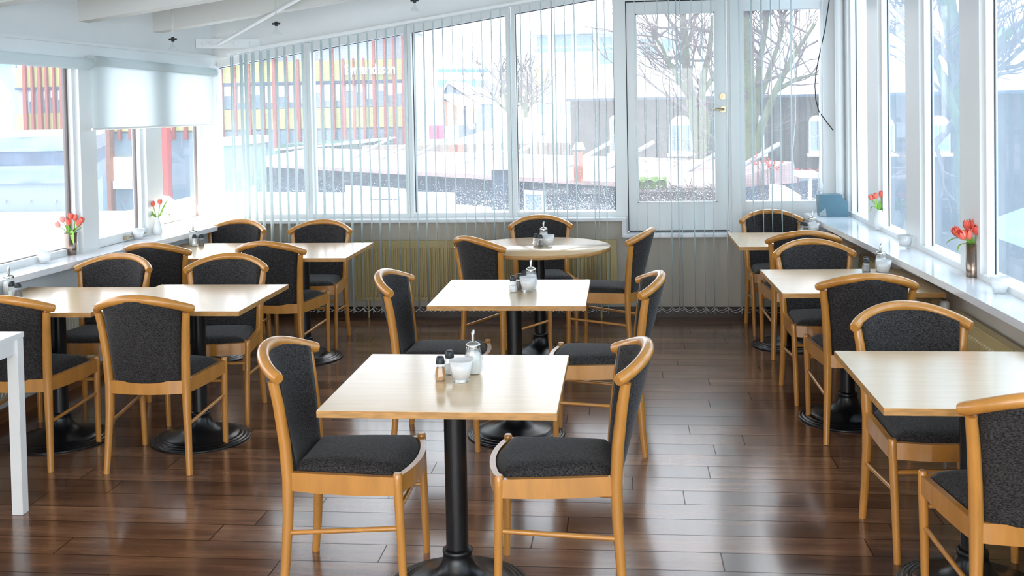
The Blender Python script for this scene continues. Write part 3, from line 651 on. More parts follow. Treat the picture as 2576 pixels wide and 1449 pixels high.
# white side table
t = thing('side_table', 'white square-legged side table cut by the left edge', 'table', (-2.965, 3.90, 0))
W_, D_ = .83, .72
b = MB(); b.box(-W_/2, W_/2, -D_/2, D_/2, .752, .775, bev=.002); b.build('tabletop', white_lam, t)
b = MB(); b.box(-W_/2+.05, W_/2-.05, -D_/2+.012, -D_/2+.03, .69, .752); b.box(W_/2-.03, W_/2-.012, -D_/2+.05, D_/2-.05, .69, .752); b.box(-W_/2+.05, W_/2-.05, D_/2-.03, D_/2-.012, .69, .752); b.build('apron', white_lam, t)
for sx in (-1, 1):
    for sy in (-1, 1):
        b = MB(); cx, cy = sx*(W_/2-.027), sy*(D_/2-.027); b.box(cx-.024, cx+.024, cy-.024, cy+.024, 0, .752, bev=.002); b.build('leg', white_lam, t)

# ================================================================ TABLEWARE
def make_shaker(content):
    t = thing('shaker', 'x', 'shaker')
    b = MB(); b.lathe([(.021, 0), (.0228, .004), (.0232, .018), (.0150, .058), (.0140, .062)], 8, smooth=False); b.build('glass_body', clear_glass, t)
    b = MB(); h = .045 if content is not salt_m else .034; b.lathe([(.0185, .003), (.0200, .017), (.0200-.0072*(h-.015)/.04, h)], 8, smooth=False); b.build('contents', content, t)
    b = MB(); b.lathe([(.0162, .059), (.0166, .064), (.0136, .080), (.0110, .085), (0, .0855)], 20); b.build('cap', black_pl, t)
    return t
def make_pourer():
    t = thing('sugar_pourer', 'x', 'sugar pourer')
    b = MB(); b.lathe([(.026, 0), (.029, .004), (.035, .035), (.033, .055), (.025, .090), (.0235, .098)], 40, fl=(10, .03)); b.build('glass_body', clear_glass, t)
    b = MB(); b.lathe([(.024, .004), (.030, .034), (.028, .055), (.024, .075), (0, .078)], 28); b.build('sugar', salt_m, t)
    b = MB(); b.lathe([(.0265, .094), (.0270, .104), (.0262, .107), (.015, .114), (.0, .116)], 28); b.build('lid', chrome, t)
    b = MB(); P = [(0, 0, .112), (0, 0, .150)]; b.tube([(0, 0, .112), (0, 0, .140), (.001, 0, .149), (.004, 0, .158)], [.0068, .0068, .0062, .0022], 12); b.build('spout', chrome, t)
    return t
def make_cup():
    t = thing('frosted_cup', 'x', 'cup')
    b = MB(); b.lathe([(0, .013), (.031, .013), (.0425, .076), (.041, .076), (.030, .018), (0, .018)], 32); b.build('bowl', frosted, t)
    b = MB(); b.lathe([(.0285, 0), (.0305, .004), (.0315, .013), (0, .013)], 32); b.build('glass_foot', clear_glass, t)
    return t
salt0, spice0, pep0, pour0, cup0 = make_shaker(salt_m), make_shaker(pepper_m), make_shaker(pepper_d), make_pourer(), make_cup()
used = set()
def put(src, x, y, z, lab, grp, rz=0, sc=None):
    if src.name in used: o = dup(src, (x, y, z), rz, lab, grp)
    else: used.add(src.name); o = src; o.location = (x, y, z); o.rotation_euler = (0, 0, rz); o['label'] = lab; o['group'] = grp
    if sc: o.scale = (sc, sc, sc)
    return o
G1, G2, G3 = 'salt and pepper shakers on the tables', 'glass sugar pourers with steel spouts', 'frosted glass cups'
Z = .7402
def on(px, py, z=Z): return at(px, py, z=z)
def setc(tn, sh, pp, cup, pr, z=Z):
    for (q, src, what, grp) in ((sh, salt0, 'glass salt shaker with black cap', G1), (pp, pep0, 'glass pepper shaker with black cap', G1), (cup, cup0, 'frosted white glass cup', G3), (pr, pour0, 'glass sugar pourer with steel spout', G2)):
        if q is None: continue
        if src is pep0 and 'foreground' in tn: src = spice0; what = 'glass shaker of light brown spice with black cap'
        put(src, q[0], q[1], z, what+' '+tn, grp, random.random())
random.seed(3)
setc('on the foreground centre table', (-.626, 3.735), (-.645, 3.648), (-.569, 3.632), (-.541, 3.745))
setc('on the second centre table', (-.567, 5.40), (-.540, 5.465), (-.492, 5.415), (-.480, 5.492))
setc('on the round table', (-.590, 7.165), (-.556, 7.125), (-.506, 7.175), (-.545, 7.29))
setc('on the middle right table', (1.338, 6.02), (1.328, 5.965), (1.418, 5.955), (1.425, 6.045))
setc('on the farthest right table', (1.290, 7.80), (1.305, 7.755), (1.365, 7.775), (1.372, 7.825+.035))
setc('on the far-left table by the sill', (-3.045, 7.27), (-3.005, 7.30), None, (-3.080, 7.33), z=.7382)
setc('on the near-left table by the sill', (-3.215, 5.27), (-3.160, 5.235), None, (-3.262, 5.32), z=.7372)
ZS = .8202
for (px, py, lab) in ((112, 662, 'frosted votive cup on the left sill beside the bronze vase'), (348, 602, 'frosted votive cup on the left sill beside the white vase'), (2277, 624, 'frosted votive cup on the right sill beyond the bronze vase'), (2516, 738, 'frosted votive cup on the right sill at the right edge')):
    p = on(px, py, ZS); put(cup0, p.x, p.y, ZS, lab, G3)

# ---- vases and tulips
def petal_mesh(b, c, R, H, ang, open_, lean):
    ca, sa = math.cos(ang), math.sin(ang)
    def fn(u, v):
        w = math.sin(PI*min(1, v*.92+.08))**.6 * R*.85; r = R*(math.sin(PI*(.12+.74*v))**.8)*(1+open_*v) ; a = (2*u-1)*w/R*.75
        x = r*math.cos(ang+a); y = r*math.sin(ang+a); z = H*v
        tip = max(0, v-.8)*5; z += -.15*H*tip*abs(2*u-1)
        return lean @ Vector((x, y, z)) + c
    b.grid(fn, 6, 9)
def leaf_mesh(b, P, w, up):
    P = [Vector(p) for p in P]; n = 10; 
    def bez(t):
        q = [p.copy() for p in P]
        while len(q) > 1: q = [q[i].lerp(q[i+1], t) for i in range(len(q)-1)]
        return q[0]
    def fn(u, v):
        c = bez(v); d = (bez(min(1, v+.02))-bez(max(0, v-.02))).normalized(); s_ = d.cross(up).normalized(); nn = s_.cross(d)
        ww = w*math.sin(PI*min(1, .08+.92*v))**.8; k = 2*u-1
        return c + s_*k*ww + nn*(abs(k)*ww*.35)
    b.grid(fn, 4, n)
def tulip(base, neck, head, H, lab, grp, leaves=(), seed=0):
    """base: point inside vase, neck: at the rim, head: bottom of the bloom (world points)"""
    random.seed(seed); base, neck, head = Vector(base), Vector(neck), Vector(head)
    t = thing('tulip', lab, 'tulip', tuple(base), 0, grp); o = base
    b = MB(); m = neck.lerp(head, .5)+Vector((0, 0, .008)); b.tube([base-o, neck-o, m-o, head-o], .0028, 8); b.build('stem', stem_m, t)
    b = MB(); ax = (head-neck).normalized(); q = Vector((0, 0, 1)).rotation_difference((ax+Vector((0, 0, .5))).normalized()).to_matrix()
    R = H*.36; a0 = random.random()*6
    for k in range(3): petal_mesh(b, head-o, R*.92, H*.97, a0+k*2*PI/3+PI/3, 0, q)
    for k in range(3): petal_mesh(b, head-o, R, H, a0+k*2*PI/3, .06, q)
    b.build('bloom', petal_m, t)
    for (p1, p2, p3, w) in leaves:
        b = MB(); leaf_mesh(b, [neck-o, Vector(p1)-o, Vector(p2)-o, Vector(p3)-o], w, Vector((0, 0, 1)) if abs((Vector(p3)-neck).z) < .05 else Vector((0, -1, .3))); b.build('leaf', stem_m, t)
def bouquet(vase_xy, vz, rim_r, heads, grp, leafs, place, Yv, H=.034):
    """heads: px,py of bloom bottoms; leafs: list of pixel triples, drawn at the vase's own distance"""
    n = len(heads); vb = Vector((vase_xy[0], vase_xy[1], ZS+.02))
    for i, (px, py, dy, nm) in enumerate(heads):
        h = at(px, py, y=Yv+dy); ang = math.atan2(h.y-vb.y, h.x-vb.x); nk = Vector((vb.x+math.cos(ang)*rim_r*.6, vb.y+math.sin(ang)*rim_r*.6, vz))
        L_ = []
        if i < len(leafs):
            for (a, b_, c, w, ly) in leafs[i]: L_.append((at(*a, y=Yv+ly*.4), at(*b_, y=Yv+ly*.8), at(*c, y=Yv+ly), w))
        tulip(vb + Vector((math.cos(ang)*.006, math.sin(ang)*.006, 0)), nk, h, H, 'red tulip, %s, in %s' % (nm, place), grp, L_, seed=i+int(px))
# bronze vase, left sill
p = on(180, 641, ZS); 
t = thing('flower_vase', 'bronze glazed tapered vase on the left sill', 'vase', tuple(p)); b = MB()
b.lathe([(.030, 0), (.031, .003), (.042, .138), (.040, .138), (.029, .006), (0, .006)], 32); b.build('vessel', bronze, t)
bouquet((p.x, p.y), ZS+.137, .04, [(150, 572, .0, 'leftmost and lowest'), (160, 560, .03, 'second from the left, set back'), (172, 567, -.03, 'front middle'), (178, 552, .02, 'tallest, upper middle'), (189, 556, .03, 'half hidden, second from the right'), (202, 562, -.01, 'rightmost'), (196, 570, .03, 'lowest on the right side')], 'red tulips in the left bronze vase',
        [[((158, 572), (145, 580), (131, 597), .003, .0)], [((172, 575), (176, 572), (178, 590), .010, .03)], [((184, 578), (180, 590), (186, 617), .013, -.05)], [((192, 578), (190, 574), (186, 572), .008, -.02)], [((200, 578), (206, 572), (207, 570), .008, .0)], [((170, 575), (168, 570), (163, 567), .009, -.03)], []], 'the bronze vase on the left sill', p.y, .046)
# white vase, left sill
p = on(397, 590, ZS); t = thing('flower_vase', 'slim white porcelain vase on the left sill', 'vase', tuple(p)); b = MB()
b.lathe([(.026, 0), (.033, .010), (.034, .035), (.022, .085), (.014, .112), (.016, .126), (.013, .126), (.010, .11), (.0, .02)], 32); b.build('vessel', porcelain, t)
bouquet((p.x, p.y), ZS+.125, .014, [(386, 520, 0, 'larger bloom on the left'), (402, 515, 0, 'smaller bloom on the right')], 'red tulips in the left white vase',
        [[((380, 535), (370, 518), (356, 516), .011, 0), ((385, 540), (380, 538), (377, 550), .009, -.03)], [((408, 535), (414, 512), (424, 500), .007, 0), ((410, 537), (425, 528), (434, 556), .008, -.02)]], 'the white vase on the left sill', p.y, .046)
# white vase, right sill
p = on(2214, 579, ZS); t = thing('flower_vase', 'round white porcelain vase on the right sill', 'vase', tuple(p)); b = MB()
b.lathe([(.024, 0), (.034, .008), (.043, .045), (.041, .070), (.028, .110), (.017, .132), (.016, .137), (.012, .137), (.010, .12), (0, .02)], 32); b.build('vessel', porcelain, t)
bouquet((p.x, p.y), ZS+.136, .016, [(2194, 504, 0, 'left'), (2204, 500, -.02, 'middle'), (2217, 496, 0, 'right')], 'red tulips in the right white vase',
        [[((2200, 522), (2193, 510), (2189, 535), .010, -.02), ((2206, 520), (2205, 505), (2200, 507), .010, -.02)], [((2212, 522), (2216, 512), (2211, 505), .010, .0)], [((2222, 522), (2232, 535), (2239, 517), .010, 0), ((2212, 525), (2222, 525), (2228, 528), .008, -.03)]], 'the white vase on the right sill', p.y, .046)
# bronze cylinder vase, right sill
p = on(2448, 696, ZS); t = thing('flower_vase', 'bronze cylinder vase on the right sill', 'vase', tuple(p)); b = MB()
b.lathe([(.033, 0), (.0335, .003), (.0335, .166), (.031, .166), (.031, .006), (0, .006)], 36); b.build('vessel', bronze, t)
bouquet((p.x, p.y), ZS+.165, .03, [(2414, 594, -.02, 'far left, leaning out'), (2424, 600, -.05, 'front left'), (2438, 601, -.03, 'front centre'), (2436, 580, .03, 'upper, left of centre'), (2452, 580, .02, 'tallest, in the middle'), (2456, 592, -.03, 'right of centre, drooping'), (2470, 580, .04, 'upper right, set back'), (2478, 598, -.01, 'rightmost')], 'red tulips in the right bronze vase',
        [[((2430, 600), (2405, 590), (2377, 615), .015, -.02)], [((2430, 614), (2405, 610), (2410, 635), .008, -.03)], [((2440, 605), (2436, 600), (2462, 598), .016, -.05)], [((2425, 604), (2420, 598), (2418, 600), .012, -.03)], [((2470, 610), (2476, 605), (2477, 648), .012, -.03)], [((2475, 610), (2480, 612), (2490, 635), .010, -.01)], [((2470, 590), (2478, 570), (2484, 556), .011, .0)], []], 'the bronze vase on the right sill', p.y, .060)

# ---- teal speaker box on the right sill, globe lamp on the left sill
t = thing('speaker_box', 'teal grey desktop box with a sloped grey corner on the right sill', 'speaker', (1.555, 8.20, ZS))
b = MB(); b.prism([(-.075, -.06, 0), (.13, -.06, 0), (.13, -.06, .105), (.088, -.06, .145), (.085, -.06, .165), (-.085, -.06, .165)], (0, .13, 0)); b.build('housing', teal_m, t)
b = MB(); b.prism([(-.078, -.064, .004), (-.03, -.064, .004), (-.038, -.064, .07), (-.082, -.064, .03)], (0, .006, 0)); b.tube([(-.055, -.064, .022), (-.055, -.07, .022)], .008, 12); b.build('control_panel', grey_pl, t)
p = on(530, 556, ZS); t = thing('globe_lamp', 'glowing white globe lamp on the left sill in the corner', 'lamp', (-3.215, 8.02, ZS))
b = MB(); b.lathe([(0, .012), (.05, .020), (.085, .05), (.101, .095), (.105, .118), (.101, .140), (.085, .185), (.05, .215), (0, .224)], 40)
b.build('glass_globe', mat('lit_opal_glass', (1, .97, .9), .3, emit=(1, .93, .84), es=8, noise=.01), t)
b = MB(); b.lathe([(.05, 0), (.052, .010), (.045, .018), (0, .018)], 32); b.build('base', porcelain, t)
#EXTERIOR
# ================================================================ OUTSIDE
ZG = -2.6
asphalt = mat('wet_snowy_ground', (.80, .82, .84), .9, noise=.2, nscale=.4)
yellow_p = mat('lime_yellow_cladding', (.78, .79, .50), .6, noise=.05, nscale=3)
grey_clad = mat('grey_cladding', (.66, .69, .72), .6, noise=.08, nscale=2)
louvre_m = mat('brick_red_louvre', (.60, .30, .26), .6, noise=.15, nscale=20, stretch=(1, 1, 10))
glass_far = mat('dark_window_glass', (.50, .60, .66), .1, noise=.1, nscale=2)
blind_far = mat('white_window_blind', (.92, .93, .94), .7, noise=.03)
white_rend = mat('white_render', (.90, .91, .92), .8, noise=.05, nscale=1)
basalt = mat('dark_basalt_stone', (.27, .25, .24), .85, noise=.5, nscale=3, bump=.4, bscale=6)
dark_wall = mat('dark_blue_grey_wall', (.24, .30, .37), .8, noise=.2, nscale=2)
pink_roof = mat('pale_pink_metal_roof', (.70, .60, .59), .6, noise=.06, nscale=2)
stained = mat('stained_render', (.72, .66, .60), .9, col2=(.55, .47, .43), nscale=2, stretch=(1, 1, .3))
brick_m = mat('orange_brick', (.68, .40, .30), .8, noise=.25, nscale=12, stretch=(1, 1, 3))
blue_p = mat('sky_blue_panel', (.35, .56, .78), .6, noise=.05)
salmon = mat('salmon_cladding', (.84, .58, .46), .7, noise=.06, nscale=3)
navy = mat('slate_blue_cladding', (.30, .37, .48), .7, noise=.15, nscale=10, stretch=(1, 1, 8))
greenhut = mat('dark_green_boards', (.25, .38, .34), .7, noise=.2, nscale=6)
tarp = mat('clear_plastic_wrap', (.52, .58, .63), .25, noise=.15, nscale=2, bump=.8, bscale=4)
tarp_dark = mat('blue_grey_wrap', (.32, .39, .48), .35, noise=.3, nscale=4, bump=.6, bscale=5)
bark = mat('mossy_bark', (.38, .42, .30), .9, noise=.35, nscale=9)
twig = mat('grey_twig', (.42, .37, .37), .9, noise=.2, nscale=9)
moss = mat('green_moss', (.42, .55, .18), .95, noise=.4, nscale=20)
hedge_m = mat('brown_hedge', (.33, .27, .24), .95, noise=.5, nscale=25, bump=1, bscale=30)
warm_lit = mat('lit_cafe_interior', (.96, .88, .72), .8, emit=(1, .88, .68), es=.6, noise=.05)
brown_post = mat('brown_timber_post', (.55, .36, .28), .7, noise=.15, nscale=6)
red_m = mat('red_lacquer', (.78, .25, .22), .5, noise=.1)
slab_m = mat('pale_concrete_slab', (.86, .87, .88), .8, noise=.06)
b = MB(); b.box(-70, 70, 8.75, 130, ZG-.2, ZG); b.box(-70, -4.1, -10, 8.75, ZG-.2, ZG); b.box(2.3, 70, -10, 8.75, ZG-.2, ZG); tag(b.build('snowy_ground', asphalt), '', '', kind='structure')
del COL.objects['snowy_ground']['label']; del COL.objects['snowy_ground']['category']
b = MB(); b.box(-3.9, 2.1, -3.3, 8.75, ZG, -.13); o = b.build('wall_lower_storey', white_rend); struct(o)

def eb(px0, py0, px1, py1, Y):
    xm, ym = (px0+px1)/2, (py0+py1)/2
    return at(px0, ym, y=Y).x, at(px1, ym, y=Y).x, at(xm, py1, y=Y).z, at(xm, py0, y=Y).z
def ebox(b, px0, py0, px1, py1, Y, d, ground=False, mi=0):
    x0, x1, z0, z1 = eb(px0, py0, px1, py1, Y); b.box(x0, x1, Y, Y+d, ZG if ground else z0, z1, mi)

# yellow banded building with red louvres
t = thing('banded_building', 'lime yellow and grey banded building with tall red louvres and a white shop sign', 'building', (-12, 30, ZG)); o = Vector((-12, 30, ZG))
def rel(b): b.v = [tuple(Vector(p)-o) for p in b.v]; return b
b = MB(); x0 = at(48, 300, y=30).x; x1 = at(1019, 250, y=30).x; b.box(x0, x1, 30, 33, ZG, 3.98); rel(b).build('wall', grey_clad, t)
b = MB(); b.box(x0-.1, x1+.1, 29.9, 33, 3.98, 4.1); rel(b).build('roof_edge', snow, t)
for (z0, z1) in ((2.52, 3.10), (1.16, 1.74)):
    b = MB(); b.box(x0-.02, x1+.02, 29.88, 30.1, z0, z1); rel(b).build('yellow_band', yellow_p, t)
b = MB(); b.box(x0-.02, x1+.02, 29.86, 30.1, 2.44, 2.52); rel(b).build('dark_strip_trim', navy, t)  # narrow dark strip below the upper yellow band
lv = [54, 73, 91, 109, 127.5, 147, 167, 190, 215, 240, 262, 290, 318, 345, 372, 400, 428, 458, 490, 520, 550, 585, 620, 654, 685, 715.5, 745, 775, 804, 833, 860, 886, 912, 938, 966, 989, 1012]
lx = [at(p, 240, y=29.6).x for p in lv]
random.seed(5)
for i in range(len(lx)-1):
    a, c = lx[i]+.05, lx[i+1]-.05
    b = MB(); zz = 2.10+random.uniform(-.22, .12); b.box(a, c, 29.93, 30.02, 1.76, 2.42); w_ = rel(b).build('window', glass_far, t); b = MB(); b.box(a, c, 29.91, 29.94, zz, 2.42); rel(b).build('window_blind', blind_far, w_)
for i, x in enumerate(lx):
    random.seed(i); w_ = random.uniform(.035, .065); b = MB(); zt_ = 3.15 if random.random() < .3 else 3.9
    zb_ = .6 if x > -12.5 else .9
    b.add([(x-w_, 29.74, zb_), (x+w_, 29.74, zb_), (x+w_, 29.85, zb_), (x-w_, 29.85, zb_), (x-w_*.6, 29.74, zt_), (x+w_*.6, 29.74, zt_), (x+w_*.6, 29.85, zt_), (x-w_*.6, 29.85, zt_)],
          [(0, 3, 2, 1), (4, 5, 6, 7), (0, 1, 5, 4), (1, 2, 6, 5), (2, 3, 7, 6), (3, 0, 4, 7)]); rel(b).build('louvre', louvre_m, t)
b = MB(); b.box(x0+.2, x1-.2, 29.92, 30.05, ZG+.3, 1.10); rel(b).build('shop_front', glass_far, t)
for px in (272, 337): b = MB(); ebox(b, px-4, 325, px+6, 556, 29.5, .3, True); rel(b).build('post', brown_post, t)
b = MB(); ebox(b, 284, 395, 333, 455, 29.7, .1); rel(b).build('lit_cafe_window', warm_lit, t)
b = MB(); ebox(b, 284, 455, 333, 475, 29.6, .3); rel(b).build('counter', blind_far, t)
b = MB(); ebox(b, 401, 322, 421, 487, 29.2, .3, True); rel(b).build('red_column', red_m, t)
b = MB(); ebox(b, 391, 375, 401, 405, 29.5, .1); rel(b).build('lit_shop_window', warm_lit, t)
# sign lettering (extruded text turned into a mesh)
cu = bpy.data.curves.new('sign', 'FONT'); cu.body = 'Eymundsson'; cu.size = 1; cu.extrude = .03; cu.offset = .022
tmp = bpy.data.objects.new('tmp', cu); COL.objects.link(tmp); bpy.context.view_layer.update()
me = bpy.data.meshes.new_from_object(tmp.evaluated_get(bpy.context.evaluated_depsgraph_get())); bpy.data.objects.remove(tmp, do_unlink=True)
xs = [v.co.x for v in me.vertices]; wd = max(xs)-min(xs); L0 = at(868, 175, y=29.66); L1 = at(994, 175, y=29.66); k = (L1.x-L0.x)/wd
zb_ = at(930, 186, y=29.66).z; hs = (at(930, 160, y=29.66).z-zb_)/.73
for v in me.vertices: v.co = Vector((L0.x+(v.co.x-min(xs))*k, 29.66-v.co.z, zb_+v.co.y*hs)) - o
so_ = bpy.data.objects.new('sign_lettering', me); COL.objects.link(so_); me.materials.append(mat('white_sign_letters', (.97, .97, .97), .5, noise=.01)); so_.parent = t

def simple(name, lab, cat, parts, grp=None):
    """parts: list of (name, material, fn(b))"""
    t = thing(name, lab, cat, (0, 0, 0), 0, grp); loc = None
    for (n_, m_, fn) in parts:
        b = MB(); fn(b)
        if loc is None: loc = Vector(b.v[0]); loc.z = ZG; t.location = loc
        b.v = [tuple(Vector(p)-loc) for p in b.v]; b.build(n_, m_, t)
    return t
# houses at far left
simple('teal_house', 'pale teal house with a small white cross window, at the far left', 'house', [
    ('wall', mat('pale_teal_render', (.60, .74, .74), .8, noise=.04), lambda b: ebox(b, -60, 158, 53, 400, 33, 5, True)),
    ('roof', snow, lambda b: ebox(b, -70, 140, 56, 158, 32.8, 5.5)),
    ('window', blind_far, lambda b: ebox(b, 32, 162, 50, 194, 32.9, .2)),
    ('pane', glass_far, lambda b: [ebox(b, x, y, x+6, y+11, 32.85, .1) for x in (34, 42) for y in (164, 179)])])
def gable(b, px0, px1, pye, pxr, pyr, Y, d, ov=.15, sk=0):
    """snow roof: eaves at pye from px0..px1, ridge point pxr,pyr, running back"""
    A = at(px0, pye, y=Y); B = at(px1, pye, y=Y); R = at(pxr, pyr, y=Y); th = Vector((0, 0, .14))
    A, B, R = Vector((A.x, Y-ov, A.z)), Vector((B.x, Y-ov, B.z)), Vector((R.x, Y-ov, R.z))
    b.prism([A, R, R+th, A+th], (sk*(d+2*ov), d+2*ov, 0)); b.prism([R, B, B+th, R+th], (sk*(d+2*ov), d+2*ov, 0))
def gwall(b, px0, px1, pye, pxr, pyr, Y, d, sk=0):
    A = at(px0, pye, y=Y); B = at(px1, pye, y=Y); R = at(pxr, pyr, y=Y)
    b.prism([(A.x, Y, ZG), (B.x, Y, ZG), (B.x, Y, B.z), (R.x, Y, R.z), (A.x, Y, A.z)], (sk*d, d, 0))
simple('gable_house', 'white gabled house with deep bargeboard at the far left window', 'house', [
    ('wall', white_rend, lambda b: gwall(b, -170, 30, 235, -70, 110, 20, 6, -.60)),
    ('roof', snow, lambda b: gable(b, -190, 52, 262, -70, 100, 20, 6, .5, -.60)),
    ('downpipe', grey_clad, lambda b: ebox(b, 27, 250, 31, 345, 19.8, .1))])
# plastic wrapped stall on the terrace at left
def crumple(b, px0, py0, px1, py1, Y, d, amp, sd):
    x0, x1, z0, z1 = eb(px0, py0, px1, py1, Y); random.seed(sd)
    ph = [random.random()*6 for _ in range(6)]
    def w(x, z): return amp*(math.sin(x*5+z*3+ph[0])+.6*math.sin(x*11-z*7+ph[1])+.5*math.sin(x*3+z*17+ph[2]))
    b.grid(lambda u, v: (x0+(x1-x0)*u, Y-.04+w(x0+(x1-x0)*u, z0+(z1-z0)*v)*min(1, 8*min(u, 1-u, v, 1-v)), z0+(z1-z0)*v), 40, 10)
    b.prism([(x0+.01, Y, z0), (x1, Y, z0), (x1, Y, z1), (x0+.01, Y, z1)], (-.44*d, d, 0))
def sbox(b, px0, py0, px1, py1, Y, d, ground=False):
    x0, x1, z0, z1 = eb(px0, py0, px1, py1, Y); z0 = ZG if ground else z0
    b.prism([(x0, Y, z0), (x1, Y, z0), (x1, Y, z1), (x0, Y, z1)], (-.44*d, d, 0))
simple('wrapped_stall', 'market stall wrapped in clear plastic with a dark band outside the left windows', 'stall', [
    ('wall', mat('pale_blue_tarp', (.60, .65, .70), .6, noise=.05), lambda b: sbox(b, -260, 460, 230, 560, 12, 2, True)),
    ('plastic_skirt', tarp, lambda b: crumple(b, -270, 418, 238, 462, 11.95, 2, .02, 2)),
    ('dark_band', tarp_dark, lambda b: crumple(b, -270, 382, 238, 418, 11.95, 2, .012, 3)),
    ('plastic_top', tarp, lambda b: crumple(b, -272, 346, 240, 382, 11.93, 2, .02, 4)),
    ('snow_cap', snow, lambda b: sbox(b, -268, 335, 236, 346, 11.9, 2)),
    ('bolt', grey_clad, lambda b: [ebox(b, x, 503, x+4, 509, 11.97, .04) for x in (10, 72, 136)])])
# snow covered terraces
b = MB(); b.box(-18, -4.05, 1.5, 11.8, .2, .45); b.box(-18, -4.05, 11.6, 11.8, .45, .56); tag(b.build('snowy_terrace', snow), 'snow-covered flat terrace roof below the left windows', 'terrace')
b = MB(); q = [at(x, y, z=.45) for x, y in ((500, 483), (872, 484), (1060, 508), (1236, 521), (1238, 545))]
b.prism([(-6.3, 12.3, .30)]+[(-6.35, q[0].y, .30)]+[(p.x, p.y, .30) for p in q[1:]]+[(q[-1].x, 9.0, .30), (-3.6, 9.0, .30), (-3.95, 12.3, .30)], (0, 0, .15)); tag(b.build('snowy_roof', snow), 'snow-covered flat roof just outside the back windows', 'roof')
simple('rolled_awning', 'snow-capped rolled white awning lying at the edge of the snowy roof', 'awning', [
    ('roll', slab_m, lambda b: b.tube([at(1012, 518, y=12.5), at(1142, 520, y=12.5)], .17, 20)),
    ('snow_cap', snow, lambda b: b.tube([at(1012, 505, y=12.5), at(1138, 507, y=12.5)], .11, 16))])
simple('awning_canopy', 'low white canopy with scalloped edge rising above the snowy roof', 'canopy', [
    ('canopy', slab_m, lambda b: b.prism([at(868, 472, y=15), at(1020, 482, y=14.4), at(1020, 500, y=13.9), at(868, 500, y=14.5)], (0, 0, .04))),
    ('scallop_edge', snow, lambda b: b.tube([at(640, 501, y=13.6), at(860, 500, y=13.6), at(1015, 522, y=12.9)], .02, 6))])
# low building with pale roof band
A1, B1 = at(639, 409, y=20.0), at(1560, 462, y=13.9); dv = (B1-A1); dv.z = 0
def along(k, off=0, z=0.):
    n_ = Vector((-dv.y, dv.x, 0)).normalized(); p = A1+dv*k+n_*off; return Vector((p.x, p.y, z))
ZE = .70
def wallrun(b, k0, k1, z0, z1, o0, o1):
    P = [along(k0, o0, z0), along(k1, o0, z0), along(k1, o1, z0), along(k0, o1, z0)]; b.prism(P, (0, 0, z1-z0))
def kx(px): # parameter along the facade for a pixel column
    lo, hi = -.2, 1.5
    for _ in range(40):
        m_ = (lo+hi)/2; p = along(m_, 0, .5)-CAM0; s_ = 1288+F_PX*p.dot(CR)/p.dot(CF)
        if s_ < px: lo = m_
        else: hi = m_
    return lo
KE = kx(1842)
lb = simple('low_building', 'low dark building with pale pinkish metal roof band across the back windows', 'building', [
    ('wall', dark_wall, lambda b: wallrun(b, -.02, KE, ZG, .66, 0, 3)),
    ('roof_band', pink_roof, lambda b: b.prism([along(-.02, -.25, .64), along(-.02, -.25, .70), along(.01, 1.2, .93), along(.01, 1.3, .66)], tuple(dv*(KE-.0)))),
])
for px in (832, 900, 968, 1112, 1193, 1368, 1469, 1668, 1778):
    k = kx(px); b = MB(); p0 = along(k, .35, .77); p1 = along(k+.035, 1.1, 1.16); b.tube([p0-lb.location, p1-lb.location], .03, 6); b.build('roof_brace', grey_clad, lb)
k0, k1 = kx(1322), kx(1374)
for (a, c, z0, z1, m_, n_, off) in ((k0, k1, .02, .50, blind_far, 'window', -.04), (k0+.006, k1-.006, .08, .44, glass_far, 'pane', -.06)):
    b = MB(); wallrun(b, a, c, z0, z1, off, 0); b.v = [tuple(Vector(p)-lb.location) for p in b.v]; b.build(n_, m_, lb)
simple('brick_chimney', 'slim orange brick chimney with a white cap in front of the stone building', 'chimney', [
    ('stack', brick_m, lambda b: ebox(b, 1443, 382, 1466, 458, 13.7, .14)),
    ('cap', slab_m, lambda b: b.prism([at(1439, 377, y=13.68), at(1471, 377, y=13.68), at(1465, 360, y=13.68), at(1446, 360, y=13.68)], (0, .2, 0)))])
simple('roof_vent', 'white snow-capped roof vent housing with dark shaft left of the third window post', 'vent', [
    ('shaft', dark_wall, lambda b: ebox(b, 1237, 426, 1275, 530, 13.2, .3)),
    ('housing', slab_m, lambda b: ebox(b, 1229, 395, 1281, 427, 13.1, .4)),
    ('snow_cap', snow, lambda b: ebox(b, 1227, 382, 1281, 396, 13.05, .5))])
simple('green_hut', 'dark green boarded hut with snowy roof behind the low building', 'hut', [
    ('wall', greenhut, lambda b: ebox(b, 700, 362, 912, 400, 24, 3, True)),
    ('roof', snow, lambda b: b.prism([at(690, 374, y=23.8), at(916, 356, y=23.8), at(916, 360, y=23.8), at(690, 379, y=23.8)], (0, 3.4, 0)))])
simple('kiosk', 'pale green kiosk with rounded snowy top at the left end of the back windows', 'kiosk', [
    ('body', mat('pale_green_panel', (.55, .68, .62), .6, noise=.1), lambda b: ebox(b, 549, 362, 592, 470, 16.5, 1.5, True)),
    ('snow_cap', snow, lambda b: b.prism([at(545, 366, y=16.4), at(596, 366, y=16.4), at(590, 348, y=16.4), at(555, 346, y=16.4)], (0, 1.7, 0)))])
simple('stained_wall', 'beige stained rendered garden wall behind the pale roof band', 'wall', [
    ('wall', stained, lambda b: ebox(b, 912, 363, 1432, 425, 23, .3, True)),
    ('brick_patch', brick_m, lambda b: ebox(b, 1130, 364, 1172, 407, 22.95, .1))])
